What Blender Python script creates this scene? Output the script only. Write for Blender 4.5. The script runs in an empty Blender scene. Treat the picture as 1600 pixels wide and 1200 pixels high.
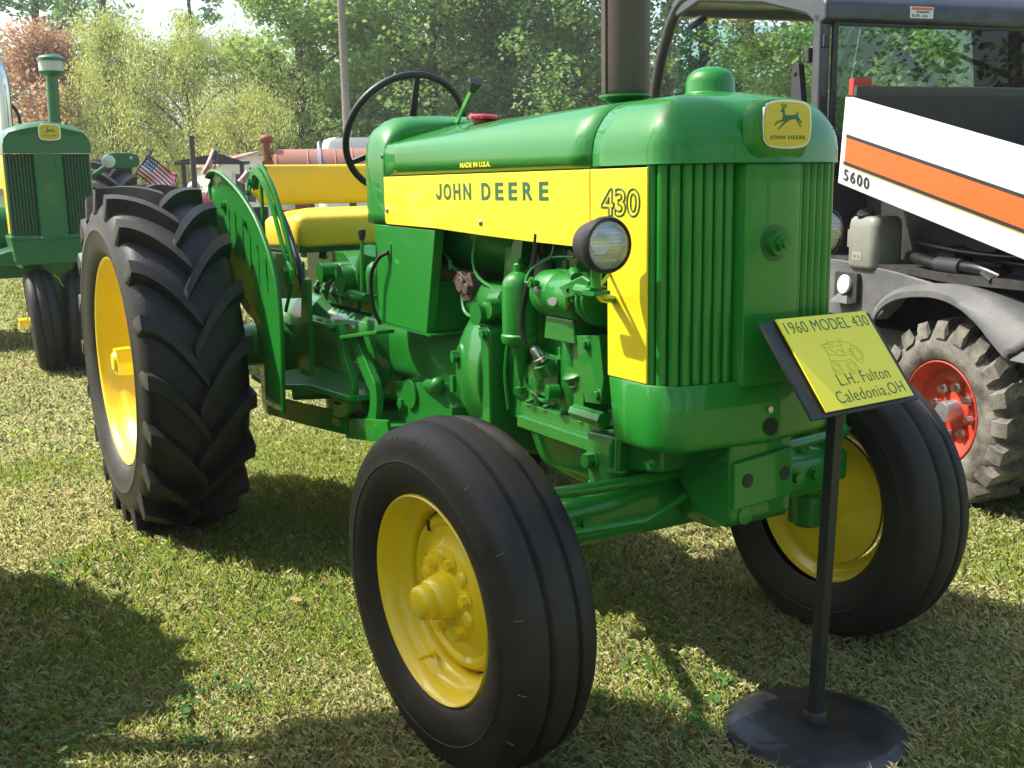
import bpy, bmesh, math, random
import numpy as np
from mathutils import Vector, Matrix
R = math.radians
random.seed(7); rng = np.random.default_rng(7)
scene = bpy.context.scene
C = scene.collection

# ------------------------------------------------------------------ camera, sky, sun, exposure
cam_d = bpy.data.cameras.new('camera'); cam = bpy.data.objects.new('camera', cam_d); C.objects.link(cam)
yaw, pitch, roll = 2.6071, .1858, -.0192
d = Vector((math.cos(pitch)*math.cos(yaw), math.cos(pitch)*math.sin(yaw), -math.sin(pitch)))
r0 = Vector((math.sin(yaw), -math.cos(yaw), 0)); u0 = r0.cross(d)
rr = math.cos(roll)*r0+math.sin(roll)*u0; uu = -math.sin(roll)*r0+math.cos(roll)*u0
cam.matrix_world = Matrix(((rr.x, uu.x, -d.x, 1.899), (rr.y, uu.y, -d.y, -1.552), (rr.z, uu.z, -d.z, 1.214), (0, 0, 0, 1)))
cam_d.sensor_width = 36; cam_d.lens = 36*1666/1600; cam_d.clip_start = .05; cam_d.clip_end = 1500
scene.camera = cam

SUN_DIR = Vector((.55, .60, -1.0)).normalized()          # travel direction of the light
to_sun = -SUN_DIR
elev = math.asin(to_sun.z); az = math.atan2(to_sun.x, to_sun.y)
world = bpy.data.worlds.new('World'); scene.world = world; world.use_nodes = True
wn = world.node_tree.nodes; wl = world.node_tree.links
sky = wn.new('ShaderNodeTexSky'); sky.sky_type = 'NISHITA'; sky.sun_disc = False
sky.sun_elevation = elev; sky.sun_rotation = az; sky.air_density = 1.2; sky.dust_density = 3.0; sky.ozone_density = 1.0
wl.new(sky.outputs[0], wn['Background'].inputs[0]); wn['Background'].inputs[1].default_value = .15
sun_d = bpy.data.lights.new('sun', 'SUN'); sun = bpy.data.objects.new('sun', sun_d); C.objects.link(sun)
sun_d.energy = 3.9; sun_d.angle = R(.53); sun_d.color = (1, .95, .86)
sun.rotation_euler = SUN_DIR.to_track_quat('-Z', 'Y').to_euler(); sun.location = (-6, -6, 10)
scene.view_settings.view_transform = 'Standard'; scene.view_settings.look = 'None'
scene.view_settings.exposure = 1.05; scene.view_settings.gamma = 1

# ------------------------------------------------------------------ materials
MATS = {}
def mat(name, col, rough=.5, metal=0., coat=0., nscale=0, namt=0., col2=None, bump=0., bscale=60., rvar=0., spec=.5, emis=0, alpha=None):
    if name in MATS: return MATS[name]
    m = bpy.data.materials.new(name); m.use_nodes = True; nt = m.node_tree; b = nt.nodes['Principled BSDF']
    b.inputs['Base Color'].default_value = (*col, 1); b.inputs['Roughness'].default_value = rough
    b.inputs['Metallic'].default_value = metal; b.inputs['Coat Weight'].default_value = coat
    b.inputs['Coat Roughness'].default_value = .025; b.inputs['Specular IOR Level'].default_value = spec
    tc = nt.nodes.new('ShaderNodeTexCoord')
    if col2 is not None:
        n = nt.nodes.new('ShaderNodeTexNoise'); n.inputs['Scale'].default_value = nscale; n.inputs['Detail'].default_value = 6
        n.inputs['Roughness'].default_value = .65
        nt.links.new(tc.outputs['Object'], n.inputs['Vector'])
        rp = nt.nodes.new('ShaderNodeMapRange'); rp.inputs[1].default_value = .5-.25*(1-namt)-.02; rp.inputs[2].default_value = .8-.2*namt
        nt.links.new(n.outputs['Fac'], rp.inputs[0])
        mx = nt.nodes.new('ShaderNodeMix'); mx.data_type = 'RGBA'
        mx.inputs[6].default_value = (*col, 1); mx.inputs[7].default_value = (*col2, 1)
        nt.links.new(rp.outputs[0], mx.inputs[0]); nt.links.new(mx.outputs[2], b.inputs['Base Color'])
        if rvar:
            r2 = nt.nodes.new('ShaderNodeMapRange'); r2.inputs[3].default_value = rough; r2.inputs[4].default_value = min(1, rough+rvar)
            nt.links.new(n.outputs['Fac'], r2.inputs[0]); nt.links.new(r2.outputs[0], b.inputs['Roughness'])
    if bump:
        n2 = nt.nodes.new('ShaderNodeTexNoise'); n2.inputs['Scale'].default_value = bscale; n2.inputs['Detail'].default_value = 3
        nt.links.new(tc.outputs['Object'], n2.inputs['Vector'])
        bp = nt.nodes.new('ShaderNodeBump'); bp.inputs['Strength'].default_value = bump; bp.inputs['Distance'].default_value = .01
        nt.links.new(n2.outputs['Fac'], bp.inputs['Height']); nt.links.new(bp.outputs[0], b.inputs['Normal'])
    MATS[name] = m; return m
GREEN = mat('green_paint', (.008, .178, .012), .45, 0, .62, 3.0, .2, (.010, .195, .016), .03, 14, .05, .3)
GCAST = mat('green_cast_iron', (.006, .140, .010), .42, 0, .7, 9.0, .35, (.010, .175, .016), .10, 38, .1, .3)
GREEN2 = mat('old_green_paint', (.012, .13, .035), .32, 0, .4, 5.0, .3, (.02, .15, .045), .05, 20, .1)
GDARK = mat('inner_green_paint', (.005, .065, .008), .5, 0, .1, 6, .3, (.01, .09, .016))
YELLOW = mat('yellow_paint', (.86, .655, .008), .38, 0, .5, 4.0, .2, (.82, .60, .012), .03, 14, .05)
YVINYL = mat('yellow_vinyl', (.80, .56, .02), .38, 0, .1, 6.0, .2, (.74, .52, .02), .12, 160, .1)
YPLATE = mat('yellow_plate', (.90, .78, .02), .45, 0, .1)
YEMB = mat('emblem_yellow', (.62, .47, .012), .35, 0, .3)
DECAL = mat('decal_green', (.015, .12, .05), .45)
DECALY = mat('decal_yellow', (.8, .65, .03), .45)
RUBBER = mat('tyre_rubber', (.007, .007, .0073), .40, 0, .0, 5.0, .3, (.04, .036, .03), .12, 90, .25, .4)
RUBF = mat('front_tyre_rubber', (.008, .008, .0078), .44, 0, 0, 4.0, .3, (.046, .039, .028), .08, 70, .3, .32)
RUBD = mat('dusty_tyre_rubber', (.055, .05, .042), .8, 0, 0, 12.0, .5, (.26, .24, .2), .2, 80, .1)
BLACK = mat('black_paint', (.006, .006, .0065), .38, 0, .0, 9, .35, (.028, .027, .025), .05, 40, .3)
BPLAS = mat('black_plastic', (.015, .015, .017), .42, 0, 0, 12, .3, (.03, .03, .03), .05, 60, .1)
GPLAS = mat('grey_plastic', (.075, .08, .085), .55, 0, 0, 6, .5, (.16, .155, .14), .1, 90, .15)
DARK = mat('dark_machinery', (.012, .012, .012), .6, 0, 0, 14, .4, (.05, .045, .04), .2, 40, .2)
CABP = mat('cab_dark_paint', (.018, .022, .028), .34, 0, .4, 6, .4, (.04, .045, .05), .05, 30, .2)
WHITE = mat('white_paint', (.78, .77, .75), .35, 0, .3, 4, .4, (.68, .66, .62), .03, 20, .1)
ORANGE = mat('orange_decal', (.85, .13, .02), .35, 0, .2, 5, .3, (.78, .12, .025))
ORIM = mat('orange_rim_paint', (.42, .035, .014), .4, 0, .2, 9, .5, (.55, .06, .03), .1, 40, .1)
STEEL = mat('steel', (.55, .54, .52), .3, 1.0)
CHROME = mat('chrome', (.75, .75, .76), .12, 1.0)
ALU = mat('galvanised_metal', (.45, .46, .47), .4, .8)
PIPE = mat('heat_browned_steel', (.055, .060, .064), .38, .3, 0, 5, .05, (.12, .08, .06), .1, 60, .2)
RED = mat('red_paint', (.40, .015, .02), .3, 0, .5)
RUST = mat('rusty_iron', (.30, .10, .04), .7, 0, 0, 18, .5, (.14, .05, .03), .2, 60)
RUSTP = mat('faded_rust_paint', (.34, .12, .07), .65, 0, 0, 3, .5, (.30, .15, .11), .1, 20)
MILKY = mat('milky_plastic', (.26, .27, .23), .45, 0, 0, 8, .4, (.19, .185, .15))
WOOD = mat('weathered_wood', (.22, .19, .16), .85, 0, 0, 25, .5, (.14, .12, .10), .3, 60)
BARK = mat('bark', (.075, .058, .045), .9, 0, 0, 9, .5, (.13, .11, .09), .5, 20)
HOSE = mat('rubber_hose', (.012, .012, .012), .35)
CAPGREY = mat('distributor_bakelite', (.16, .14, .12), .5, 0, 0, 30, .5, (.09, .08, .07))
SIDING = mat('white_siding', (.62, .63, .63), .6, 0, 0, 3, .4, (.5, .5, .5))
BLUE = mat('canvas_dark', (.03, .035, .045), .6)
FR = mat('flag_red', (.55, .03, .05), .7); FW = mat('flag_white', (.75, .75, .76), .7); FB = mat('flag_blue', (.05, .06, .16), .7)
RTRAC = mat('tractor_red', (.26, .02, .035), .35, 0, .4)
LEAFD = mat('dry_leaf', (.35, .2, .1), .8)

def glass(name, tint, rough=.0, alpha_mix=.75):
    m = bpy.data.materials.new(name); m.use_nodes = True; nt = m.node_tree; nt.nodes.clear()
    o = nt.nodes.new('ShaderNodeOutputMaterial'); t = nt.nodes.new('ShaderNodeBsdfTransparent'); g = nt.nodes.new('ShaderNodeBsdfGlossy')
    t.inputs[0].default_value = (*tint, 1); g.inputs['Roughness'].default_value = rough
    f = nt.nodes.new('ShaderNodeFresnel'); f.inputs[0].default_value = 1.5
    mx = nt.nodes.new('ShaderNodeMixShader'); nt.links.new(f.outputs[0], mx.inputs[0]); nt.links.new(t.outputs[0], mx.inputs[1]); nt.links.new(g.outputs[0], mx.inputs[2])
    nt.links.new(mx.outputs[0], o.inputs[0]); return m
GLASS = glass('tinted_window_glass', (.62, .74, .68)); GLASSC = glass('cyan_windscreen_glass', (.74, .88, .87))
JAR = mat('glass_jar', (.55, .56, .52), .12, 0, .5)
def lens_mat():
    m = bpy.data.materials.new('fluted_lens_glass'); m.use_nodes = True; nt = m.node_tree; nt.nodes.clear()
    o = nt.nodes.new('ShaderNodeOutputMaterial'); t = nt.nodes.new('ShaderNodeBsdfTransparent'); g = nt.nodes.new('ShaderNodeBsdfGlossy'); t.inputs[0].default_value = (.88,.9,.9,1); g.inputs['Roughness'].default_value = .06
    tc = nt.nodes.new('ShaderNodeTexCoord'); w1 = nt.nodes.new('ShaderNodeTexWave'); w1.bands_direction = 'Y'; w1.inputs['Scale'].default_value = 90
    w2 = nt.nodes.new('ShaderNodeTexWave'); w2.bands_direction = 'Z'; w2.inputs['Scale'].default_value = 45
    mm = nt.nodes.new('ShaderNodeMath'); mm.operation = 'ADD'
    for w in (w1, w2): nt.links.new(tc.outputs['Object'], w.inputs['Vector'])
    nt.links.new(w1.outputs['Fac'], mm.inputs[0]); nt.links.new(w2.outputs['Fac'], mm.inputs[1])
    bp = nt.nodes.new('ShaderNodeBump'); bp.inputs['Strength'].default_value = .35; bp.inputs['Distance'].default_value = .0008
    nt.links.new(mm.outputs[0], bp.inputs['Height']); nt.links.new(bp.outputs[0], g.inputs['Normal'])
    mx = nt.nodes.new('ShaderNodeMixShader'); mx.inputs[0].default_value = .22; nt.links.new(t.outputs[0], mx.inputs[1]); nt.links.new(g.outputs[0], mx.inputs[2]); nt.links.new(mx.outputs[0], o.inputs[0]); return m
LENS = lens_mat()

# ------------------------------------------------------------------ mesh building kit
def V(*a): return np.array(a, float)
def basis(dr):
    dr = np.asarray(dr, float); dr = dr/np.linalg.norm(dr)
    a = np.array([0, 0, 1.]) if abs(dr[2]) < .9 else np.array([1., 0, 0])
    x = np.cross(a, dr); x /= np.linalg.norm(x); y = np.cross(dr, x); return x, y, dr
class MB:
    def __init__(s): s.v = []; s.f = []; s.mi = []; s.cur = 0
    def add(s, vs, fs):
        n = len(s.v); s.v += [tuple(map(float, p)) for p in vs]; s.f += [tuple(i+n for i in f) for f in fs]; s.mi += [s.cur]*len(fs); return s
    def box(s, x0, x1, y0, y1, z0, z1):
        return s.add([(x0,y0,z0),(x1,y0,z0),(x1,y1,z0),(x0,y1,z0),(x0,y0,z1),(x1,y0,z1),(x1,y1,z1),(x0,y1,z1)],
                     [(0,3,2,1),(4,5,6,7),(0,1,5,4),(1,2,6,5),(2,3,7,6),(3,0,4,7)])
    def hexa(s, p):   # 8 points, bottom 4 then top 4
        return s.add(p, [(0,3,2,1),(4,5,6,7),(0,1,5,4),(1,2,6,5),(2,3,7,6),(3,0,4,7)])
    def prism(s, poly, axis, a, b):
        def P(q, t): return {'x': (t, q[0], q[1]), 'y': (q[0], t, q[1]), 'z': (q[0], q[1], t)}[axis]
        n = len(poly); vs = [P(q, a) for q in poly]+[P(q, b) for q in poly]
        return s.add(vs, [tuple(range(n)), tuple(range(2*n-1, n-1, -1))]+[(i, (i+1) % n, n+(i+1) % n, n+i) for i in range(n)])
    def rings(s, rings, closed=True, caps=True):
        n = len(rings[0]); base = len(s.v)
        for r_ in rings: s.v += [tuple(map(float, p)) for p in r_]
        m = n if closed else n-1
        for k in range(len(rings)-1):
            for i in range(m):
                j = (i+1) % n; a = base+k*n; s.f.append((a+i, a+j, a+n+j, a+n+i)); s.mi.append(s.cur)
        if caps and closed:
            s.f.append(tuple(base+i for i in range(n))[::-1]); s.f.append(tuple(base+(len(rings)-1)*n+i for i in range(n))); s.mi += [s.cur]*2
        return s
    def cyl(s, p0, p1, r0, r1=None, n=16, caps=True):
        r1 = r0 if r1 is None else r1; p0 = V(*p0); p1 = V(*p1); x, y, _ = basis(p1-p0)
        t = np.arange(n)*2*np.pi/n
        return s.rings([[p+r_*(math.cos(a)*x+math.sin(a)*y) for a in t] for p, r_ in ((p0, r0), (p1, r1))], True, caps)
    def lathe(s, prof, o=(0,0,0), dr=(0,0,1), n=24, caps=True, a0=0, a1=2*math.pi):
        o = V(*o); x, y, dd = basis(dr); full = abs(a1-a0-2*math.pi) < 1e-6
        t = a0+np.arange(n if full else n+1)*(a1-a0)/n
        return s.rings([[o+h*dd+r_*(math.cos(a)*x+math.sin(a)*y) for a in t] for h, r_ in prof], full, caps and full)
    def tube(s, path, r_, n=8, caps=True, closed=False):
        P = [V(*p) for p in path]; N = len(P); rs = r_ if hasattr(r_, '__len__') else [r_]*N
        T = [P[(i+1) % N]-P[i-1] if closed else P[min(i+1, N-1)]-P[max(i-1, 0)] for i in range(N)]
        x, y, _ = basis(T[0]); out = []
        for p, t, q in zip(P, T, rs):
            t = t/np.linalg.norm(t); x = x-t*(x@t); x /= np.linalg.norm(x); y = np.cross(t, x)
            out.append([p+q*(math.cos(a)*x+math.sin(a)*y) for a in np.arange(n)*2*np.pi/n])
        if closed: out.append(out[0]); return s.rings(out, True, False)
        return s.rings(out, True, caps)
    def bar(s, path, w, h, up=(0,0,1)):       # flat bar swept along a path: w across 'up x tangent', h along up
        P = [V(*p) for p in path]; N = len(P); up = V(*up); out = []
        for i in range(N):
            t = P[min(i+1, N-1)]-P[max(i-1, 0)]; t /= np.linalg.norm(t); sd = np.cross(t, up); sd /= np.linalg.norm(sd); u_ = np.cross(sd, t)
            out.append([P[i]+sd*w/2*a+u_*h/2*b for a, b in ((-1,-1),(1,-1),(1,1),(-1,1))])
        return s.rings(out)
    def bolt(s, p, dr, r_=.011, h=.008, washer=True):
        p = V(*p); x, y, dd = basis(dr)
        if washer: s.cyl(p, p+dd*.0025, r_*1.45, n=12); p = p+dd*.0025
        return s.cyl(p, p+dd*h, r_, r_*.95, n=6)
    def sphere(s, c, rx, ry=None, rz=None, n=14, m=8):
        ry = rx if ry is None else ry; rz = rx if rz is None else rz
        rg = []
        for k in range(m+1):
            a = -math.pi/2+math.pi*k/m; ca = max(math.cos(a), .02)
            rg.append([(c[0]+rx*ca*math.cos(t), c[1]+ry*ca*math.sin(t), c[2]+rz*math.sin(a)) for t in np.arange(n)*2*np.pi/n])
        return s.rings(rg)
    def xf(s, M, a=0):
        for i in range(a, len(s.v)): s.v[i] = tuple(M @ Vector(s.v[i]))
        return s
    def mesh(s, name, mats, smooth=35, recalc=True):
        me = bpy.data.meshes.new(name); me.from_pydata(s.v, [], s.f)
        for m in (mats if isinstance(mats, (list, tuple)) else [mats]): me.materials.append(m)
        if any(s.mi): me.polygons.foreach_set('material_index', s.mi)
        if recalc:
            b = bmesh.new(); b.from_mesh(me); bmesh.ops.recalc_face_normals(b, faces=b.faces); b.to_mesh(me); b.free()
        if smooth:
            me.polygons.foreach_set('use_smooth', [True]*len(me.polygons)); me.set_sharp_from_angle(angle=R(smooth))
        me.update(); return me
    def build(s, name, mats, parent=None, smooth=35, bevel=0, seg=2, loc=None, label=None):
        o = bpy.data.objects.new(name, s.mesh(name, mats, smooth)); C.objects.link(o); o.parent = parent
        if loc is not None: o.location = loc
        if bevel:
            md = o.modifiers.new('bevel', 'BEVEL'); md.width = bevel; md.segments = seg; md.limit_method = 'ANGLE'; md.angle_limit = R(40); md.harden_normals = True
        if label: o['label'] = label
        return o
def build_each(mb, name, mats, parent=None, smooth=35, bevel=0, seg=2, gap=.003):
    # one object for every separate piece collected in mb
    par = list(range(len(mb.v)))
    def find(i):
        while par[i] != i: par[i] = par[par[i]]; i = par[i]
        return i
    for f in mb.f:
        for q in f[1:]: par[find(q)] = find(f[0])
    comp = {}
    for i in range(len(mb.v)): comp.setdefault(find(i), []).append(i)
    cl = []
    for ids in comp.values():
        P = np.array([mb.v[i] for i in ids]); cl.append([set(ids), P.min(0)-gap, P.max(0)+gap])
    merged = True
    while merged:
        merged = False
        for i in range(len(cl)):
            for j in range(i+1, len(cl)):
                if (cl[i][1] <= cl[j][2]).all() and (cl[j][1] <= cl[i][2]).all():
                    cl[i] = [cl[i][0] | cl[j][0], np.minimum(cl[i][1], cl[j][1]), np.maximum(cl[i][2], cl[j][2])]; cl.pop(j); merged = True; break
            if merged: break
    out = []
    for ids, _, _ in cl:
        o = MB(); ids = sorted(ids); mp = {q: k for k, q in enumerate(ids)}; o.v = [mb.v[q] for q in ids]
        for f, mi in zip(mb.f, mb.mi):
            if f[0] in mp: o.f.append(tuple(mp[q] for q in f)); o.mi.append(mi)
        out.append(o.build(name, mats, parent, smooth, bevel, seg))
    return out
def thing(name, label, cat, loc=(0,0,0), rz=0, group=None):
    o = bpy.data.objects.new(name, None); C.objects.link(o); o.location = loc; o.rotation_euler = (0, 0, rz)
    o.empty_display_size = .2; return tag(o, label, cat, group)
def tag(o, label=None, cat=None, group=None, kind=None):
    if label: o['label'] = label
    if cat: o['category'] = cat
    if group: o['group'] = group
    if kind: o['kind'] = kind
    return o
def inst(src, name, parent, loc=(0,0,0), rot=(0,0,0), scale=(1,1,1)):
    o = src.copy(); o.name = name; C.objects.link(o); o.parent = parent; o.location = loc; o.rotation_euler = rot; o.scale = scale; return o
def copy_tree(o, parent=None):
    c = o.copy(); C.objects.link(c); c.parent = parent
    for ch in list(o.children): copy_tree(ch, c)
    return c
def text(name, s, o, right, up, w, h, m, parent, outline=0, bold=0, depth=.0008, shear=0, spacing=1):
    cu = bpy.data.curves.new('t', 'FONT'); cu.body = s; cu.size = 1; cu.shear = shear; cu.space_character = spacing
    cu.resolution_u = 4; cu.offset = bold
    if outline: cu.fill_mode = 'NONE'; cu.bevel_depth = outline; cu.bevel_resolution = 0
    else: cu.extrude = .004
    ob = bpy.data.objects.new('t', cu); C.objects.link(ob); dg = bpy.context.evaluated_depsgraph_get()
    me = bpy.data.meshes.new_from_object(ob.evaluated_get(dg)); bpy.data.objects.remove(ob)
    co = np.array([v.co[:] for v in me.vertices]); mn = co.min(0); mx = co.max(0); sz = mx-mn
    right = np.array(right, float); right /= np.linalg.norm(right); up = np.array(up, float); up /= np.linalg.norm(up); nn = np.cross(right, up)
    sx = w/sz[0]; sy = h/sz[1]
    P = np.array(o, float)+np.outer((co[:,0]-mn[0])*sx, right)+np.outer((co[:,1]-mn[1])*sy, up)+np.outer((co[:,2]-mn[2])/max(sz[2],1e-6)*depth, nn)
    for v, p in zip(me.vertices, P): v.co = p
    me.materials.clear(); me.materials.append(m); me.update()
    ob = bpy.data.objects.new(name, me); C.objects.link(ob); ob.parent = parent; return ob
def arc(cx, cy, r_, a0, a1, n): return [(cx+r_*math.cos(R(a0+(a1-a0)*i/n)), cy+r_*math.sin(R(a0+(a1-a0)*i/n))) for i in range(n+1)]
def rrect(x0, x1, y0, y1, r_, n=4):
    return arc(x1-r_, y1-r_, r_, 0, 90, n)+arc(x0+r_, y1-r_, r_, 90, 180, n)+arc(x0+r_, y0+r_, r_, 180, 270, n)+arc(x1-r_, y0+r_, r_, 270, 360, n)
def smooth_path(pts, n=6):
    P = [np.array(p, float) for p in pts]; P = [2*P[0]-P[1]]+P+[2*P[-1]-P[-2]]; out = []
    for i in range(1, len(P)-2):
        for k in range(n):
            t = k/n; out.append(.5*((2*P[i])+(-P[i-1]+P[i+1])*t+(2*P[i-1]-5*P[i]+4*P[i+1]-P[i+2])*t*t+(-P[i-1]+3*P[i]-3*P[i+1]+P[i+2])*t**3))
    out.append(P[-2]); return out

# ------------------------------------------------------------------ ground
def ground_material():
    m = bpy.data.materials.new('mown_grass_ground'); m.use_nodes = True; nt = m.node_tree; b = nt.nodes['Principled BSDF']; b.inputs['Roughness'].default_value = .95
    b.inputs['Specular IOR Level'].default_value = .1
    tc = nt.nodes.new('ShaderNodeTexCoord')
    def noise(s, det, rg=.6):
        n = nt.nodes.new('ShaderNodeTexNoise'); n.inputs['Scale'].default_value = s; n.inputs['Detail'].default_value = det; n.inputs['Roughness'].default_value = rg
        nt.links.new(tc.outputs['Object'], n.inputs['Vector']); return n
    def ramp(n, a, b_, stops):
        r_ = nt.nodes.new('ShaderNodeValToRGB'); el = r_.color_ramp.elements; el[0].position = a; el[0].color = (*stops[0], 1); el[1].position = b_; el[1].color = (*stops[1], 1)
        nt.links.new(n.outputs['Fac'], r_.inputs[0]); return r_
    fine = ramp(noise(55, 8, .8), .35, .68, ((.09, .145, .025), (.42, .40, .17)))
    big = ramp(noise(1.3, 5), .38, .66, ((.15, .22, .045), (.44, .42, .19)))
    mx = nt.nodes.new('ShaderNodeMix'); mx.data_type = 'RGBA'; mx.inputs[0].default_value = .5
    nt.links.new(fine.outputs[0], mx.inputs[6]); nt.links.new(big.outputs[0], mx.inputs[7]); nt.links.new(mx.outputs[2], b.inputs['Base Color'])
    bp = nt.nodes.new('ShaderNodeBump'); bp.inputs['Strength'].default_value = .8; bp.inputs['Distance'].default_value = .03
    nt.links.new(noise(40, 6, .8).outputs['Fac'], bp.inputs['Height']); nt.links.new(bp.outputs[0], b.inputs['Normal']); return m
g = MB(); g.add([(-600,-600,0),(600,-600,0),(600,600,0),(-600,600,0)], [(0,1,2,3)])
ground = g.build('ground', ground_material(), smooth=0); tag(ground, kind='structure')

def attr_mat(name, trans=.35, rough=.6, spec=.3):
    m = bpy.data.materials.new(name); m.use_nodes = True; nt = m.node_tree; b = nt.nodes['Principled BSDF']; b.inputs['Roughness'].default_value = rough
    b.inputs['Specular IOR Level'].default_value = spec
    a = nt.nodes.new('ShaderNodeAttribute'); a.attribute_name = 'tint'; nt.links.new(a.outputs['Color'], b.inputs['Base Color'])
    t = nt.nodes.new('ShaderNodeBsdfTranslucent'); nt.links.new(a.outputs['Color'], t.inputs[0])
    mx = nt.nodes.new('ShaderNodeMixShader'); mx.inputs[0].default_value = trans
    nt.links.new(b.outputs[0], mx.inputs[1]); nt.links.new(t.outputs[0], mx.inputs[2]); nt.links.new(mx.outputs[0], nt.nodes['Material Output'].inputs[0]); return m
GRASSM = attr_mat('grass_blade', .42, .6); LEAFM = attr_mat('leaf', .48, .6, .2)
def poly_mesh(name, verts, nper, cols, m, nrm=None):     # verts (N*nper,3), faces of nper vertices each, colour per face
    N = len(verts)//nper; me = bpy.data.meshes.new(name); me.vertices.add(len(verts)); me.vertices.foreach_set('co', verts.astype(np.float32).ravel())
    me.loops.add(N*nper); me.loops.foreach_set('vertex_index', np.arange(N*nper, dtype=np.int32)); me.polygons.add(N)
    me.polygons.foreach_set('loop_start', np.arange(0, N*nper, nper, dtype=np.int32)); me.polygons.foreach_set('loop_total', np.full(N, nper, dtype=np.int32))
    at = me.color_attributes.new('tint', 'FLOAT_COLOR', 'POINT'); cc = np.ones((N, nper, 4), np.float32); cc[:,:,:3] = cols[:,None,:]; at.data.foreach_set('color', cc.ravel())
    me.materials.append(m); me.update(calc_edges=True)
    if nrm is not None:
        me.polygons.foreach_set('use_smooth', np.ones(N, bool)); me.normals_split_custom_set_from_vertices(np.repeat(nrm, nper, axis=0).astype(np.float32))
    return me
def blend_up(vs, k):                            # blades are lit mostly as part of the lawn, a little each by itself
    q = vs.reshape(-1, k, 3); n = np.cross(q[:,1]-q[:,0], q[:,3]-q[:,0]); n /= np.maximum(np.linalg.norm(n, axis=1), 1e-9)[:,None]; n[n[:,2] < 0] *= -1
    n = n*.42+np.array([0,0,.72]); return n/np.linalg.norm(n, axis=1)[:,None]
def vnoise(x, y, s, seed=0):                   # cheap smooth 2D noise
    rs = np.random.default_rng(seed); G = rs.random((64, 64)); xx = (x*s) % 64; yy = (y*s) % 64; i = xx.astype(int); j = yy.astype(int); fx = xx-i; fy = yy-j
    fx = fx*fx*(3-2*fx); fy = fy*fy*(3-2*fy); i2 = (i+1) % 64; j2 = (j+1) % 64
    return (G[i,j]*(1-fx)+G[i2,j]*fx)*(1-fy)+(G[i,j2]*(1-fx)+G[i2,j2]*fx)*fy
def grass_verts():
    Vs = []; Cs = []
    for (d0, d1, dens, w, L) in ((1.2, 3.0, 21000, .0021, .030), (3.0, 5.2, 9000, .0035, .034), (5.2, 9, 2100, .007, .04), (9, 18, 420, .015, .05)):
        a0, a1 = yaw-R(31), yaw+R(31); N = int(dens*(d1*d1-d0*d0)*(a1-a0)/2)
        dist = np.sqrt(rng.random(N)*(d1*d1-d0*d0)+d0*d0); an = a0+(a1-a0)*rng.random(N)
        x = 1.899+dist*np.cos(an); y = -1.552+dist*np.sin(an)
        kp = np.hypot(x-.352, y-.128) > .205; x = x[kp]; y = y[kp]; N = len(x)
        n1 = .6*vnoise(x, y, 1.3, 1)+.27*vnoise(x, y, 5, 2)+.13*vnoise(x, y, 19, 3)
        dry = np.clip((n1-.42)*3.4+.44, .18, .88); isdry = rng.random(N) < dry
        th = rng.random(N)*2*np.pi; lean = np.where(isdry, R(62), R(42))+rng.normal(0, .3, N); lean = np.clip(lean, 0, R(86))
        ln = L*(.5+.9*rng.random(N)); ww = w*(.6+.8*rng.random(N))
        dx = np.cos(th); dy = np.sin(th); px = -dy; py = dx
        s1 = np.sin(lean*.6)*ln*.5; c1 = np.cos(lean*.6)*ln*.5; s2 = s1+np.sin(lean*1.25)*ln*.5; c2 = np.maximum(c1+np.cos(np.minimum(lean*1.25, 1.9))*ln*.5, .002)
        z0 = rng.random(N)*.004
        def pt(s_, c_, e): return np.stack([x+dx*s_+px*e*ww, y+dy*s_+py*e*ww, z0+c_], -1)
        q = np.stack([pt(0, 0, -.5), pt(0, 0, .5), pt(s1, c1, .45), pt(s2, c2, 0), pt(s1, c1, -.45)], 1)
        Vs.append(q.reshape(-1, 3))
        gcol = np.stack([.23+.18*rng.random(N), .31+.17*rng.random(N), .04+.05*rng.random(N)], -1)
        dcol = np.stack([.74+.14*rng.random(N), .69+.12*rng.random(N), .32+.12*rng.random(N)], -1); dcol *= (.6+.45*rng.random((N, 1)))
        dcol = dcol*.72+gcol*.28; brn = (rng.random(N) < .08)[:,None]; dcol = np.where(brn, np.array([.42,.27,.12])*(.6+.6*rng.random((N,1))), dcol)
        Cs.append(np.where(isdry[:,None], dcol, gcol)*1.12)
    return np.concatenate(Vs), np.concatenate(Cs)
gv, gc = grass_verts()
go = bpy.data.objects.new('grass', poly_mesh('grass', gv, 5, gc, GRASSM, blend_up(gv, 5))); C.objects.link(go); tag(go, 'short mown grass with dry straw coloured blades', 'grass', kind='stuff')
def clover():
    N = 2600; dist = np.sqrt(rng.random(N)*(16-1.4)+1.4); an = yaw+R(29)*(2*rng.random(N)-1); x = 1.899+dist*np.cos(an); y = -1.552+dist*np.sin(an)
    keep = (vnoise(x, y, 1.9, 9) > .74) & (np.hypot(x-.352, y-.128) > .215); x = x[keep]; y = y[keep]; N = len(x); vs = []; cs = []
    for k in range(3):
        th = rng.random(N)*6.28; r_ = .006+.004*rng.random(N); z = .015+.02*rng.random(N); ox = x+rng.normal(0, .007, N); oy = y+rng.normal(0, .007, N)
        q = np.stack([np.stack([ox+r_*np.cos(th+a), oy+r_*np.sin(th+a), z+r_*.4*math.sin(a+k)], -1) for a in (0, 1.26, 2.51, 3.77, 5.03)], 1); vs.append(q.reshape(-1, 3))
        cs.append(np.stack([.07+.03*rng.random(N), .17+.06*rng.random(N), .035+.01*rng.random(N)], -1))
    return np.concatenate(vs), np.concatenate(cs)
cv, cc_ = clover(); co_ = bpy.data.objects.new('clover', poly_mesh('clover', cv, 5, cc_, GRASSM)); C.objects.link(co_); tag(co_, 'small clover leaves growing among the mown grass', 'clover', kind='stuff')
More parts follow.
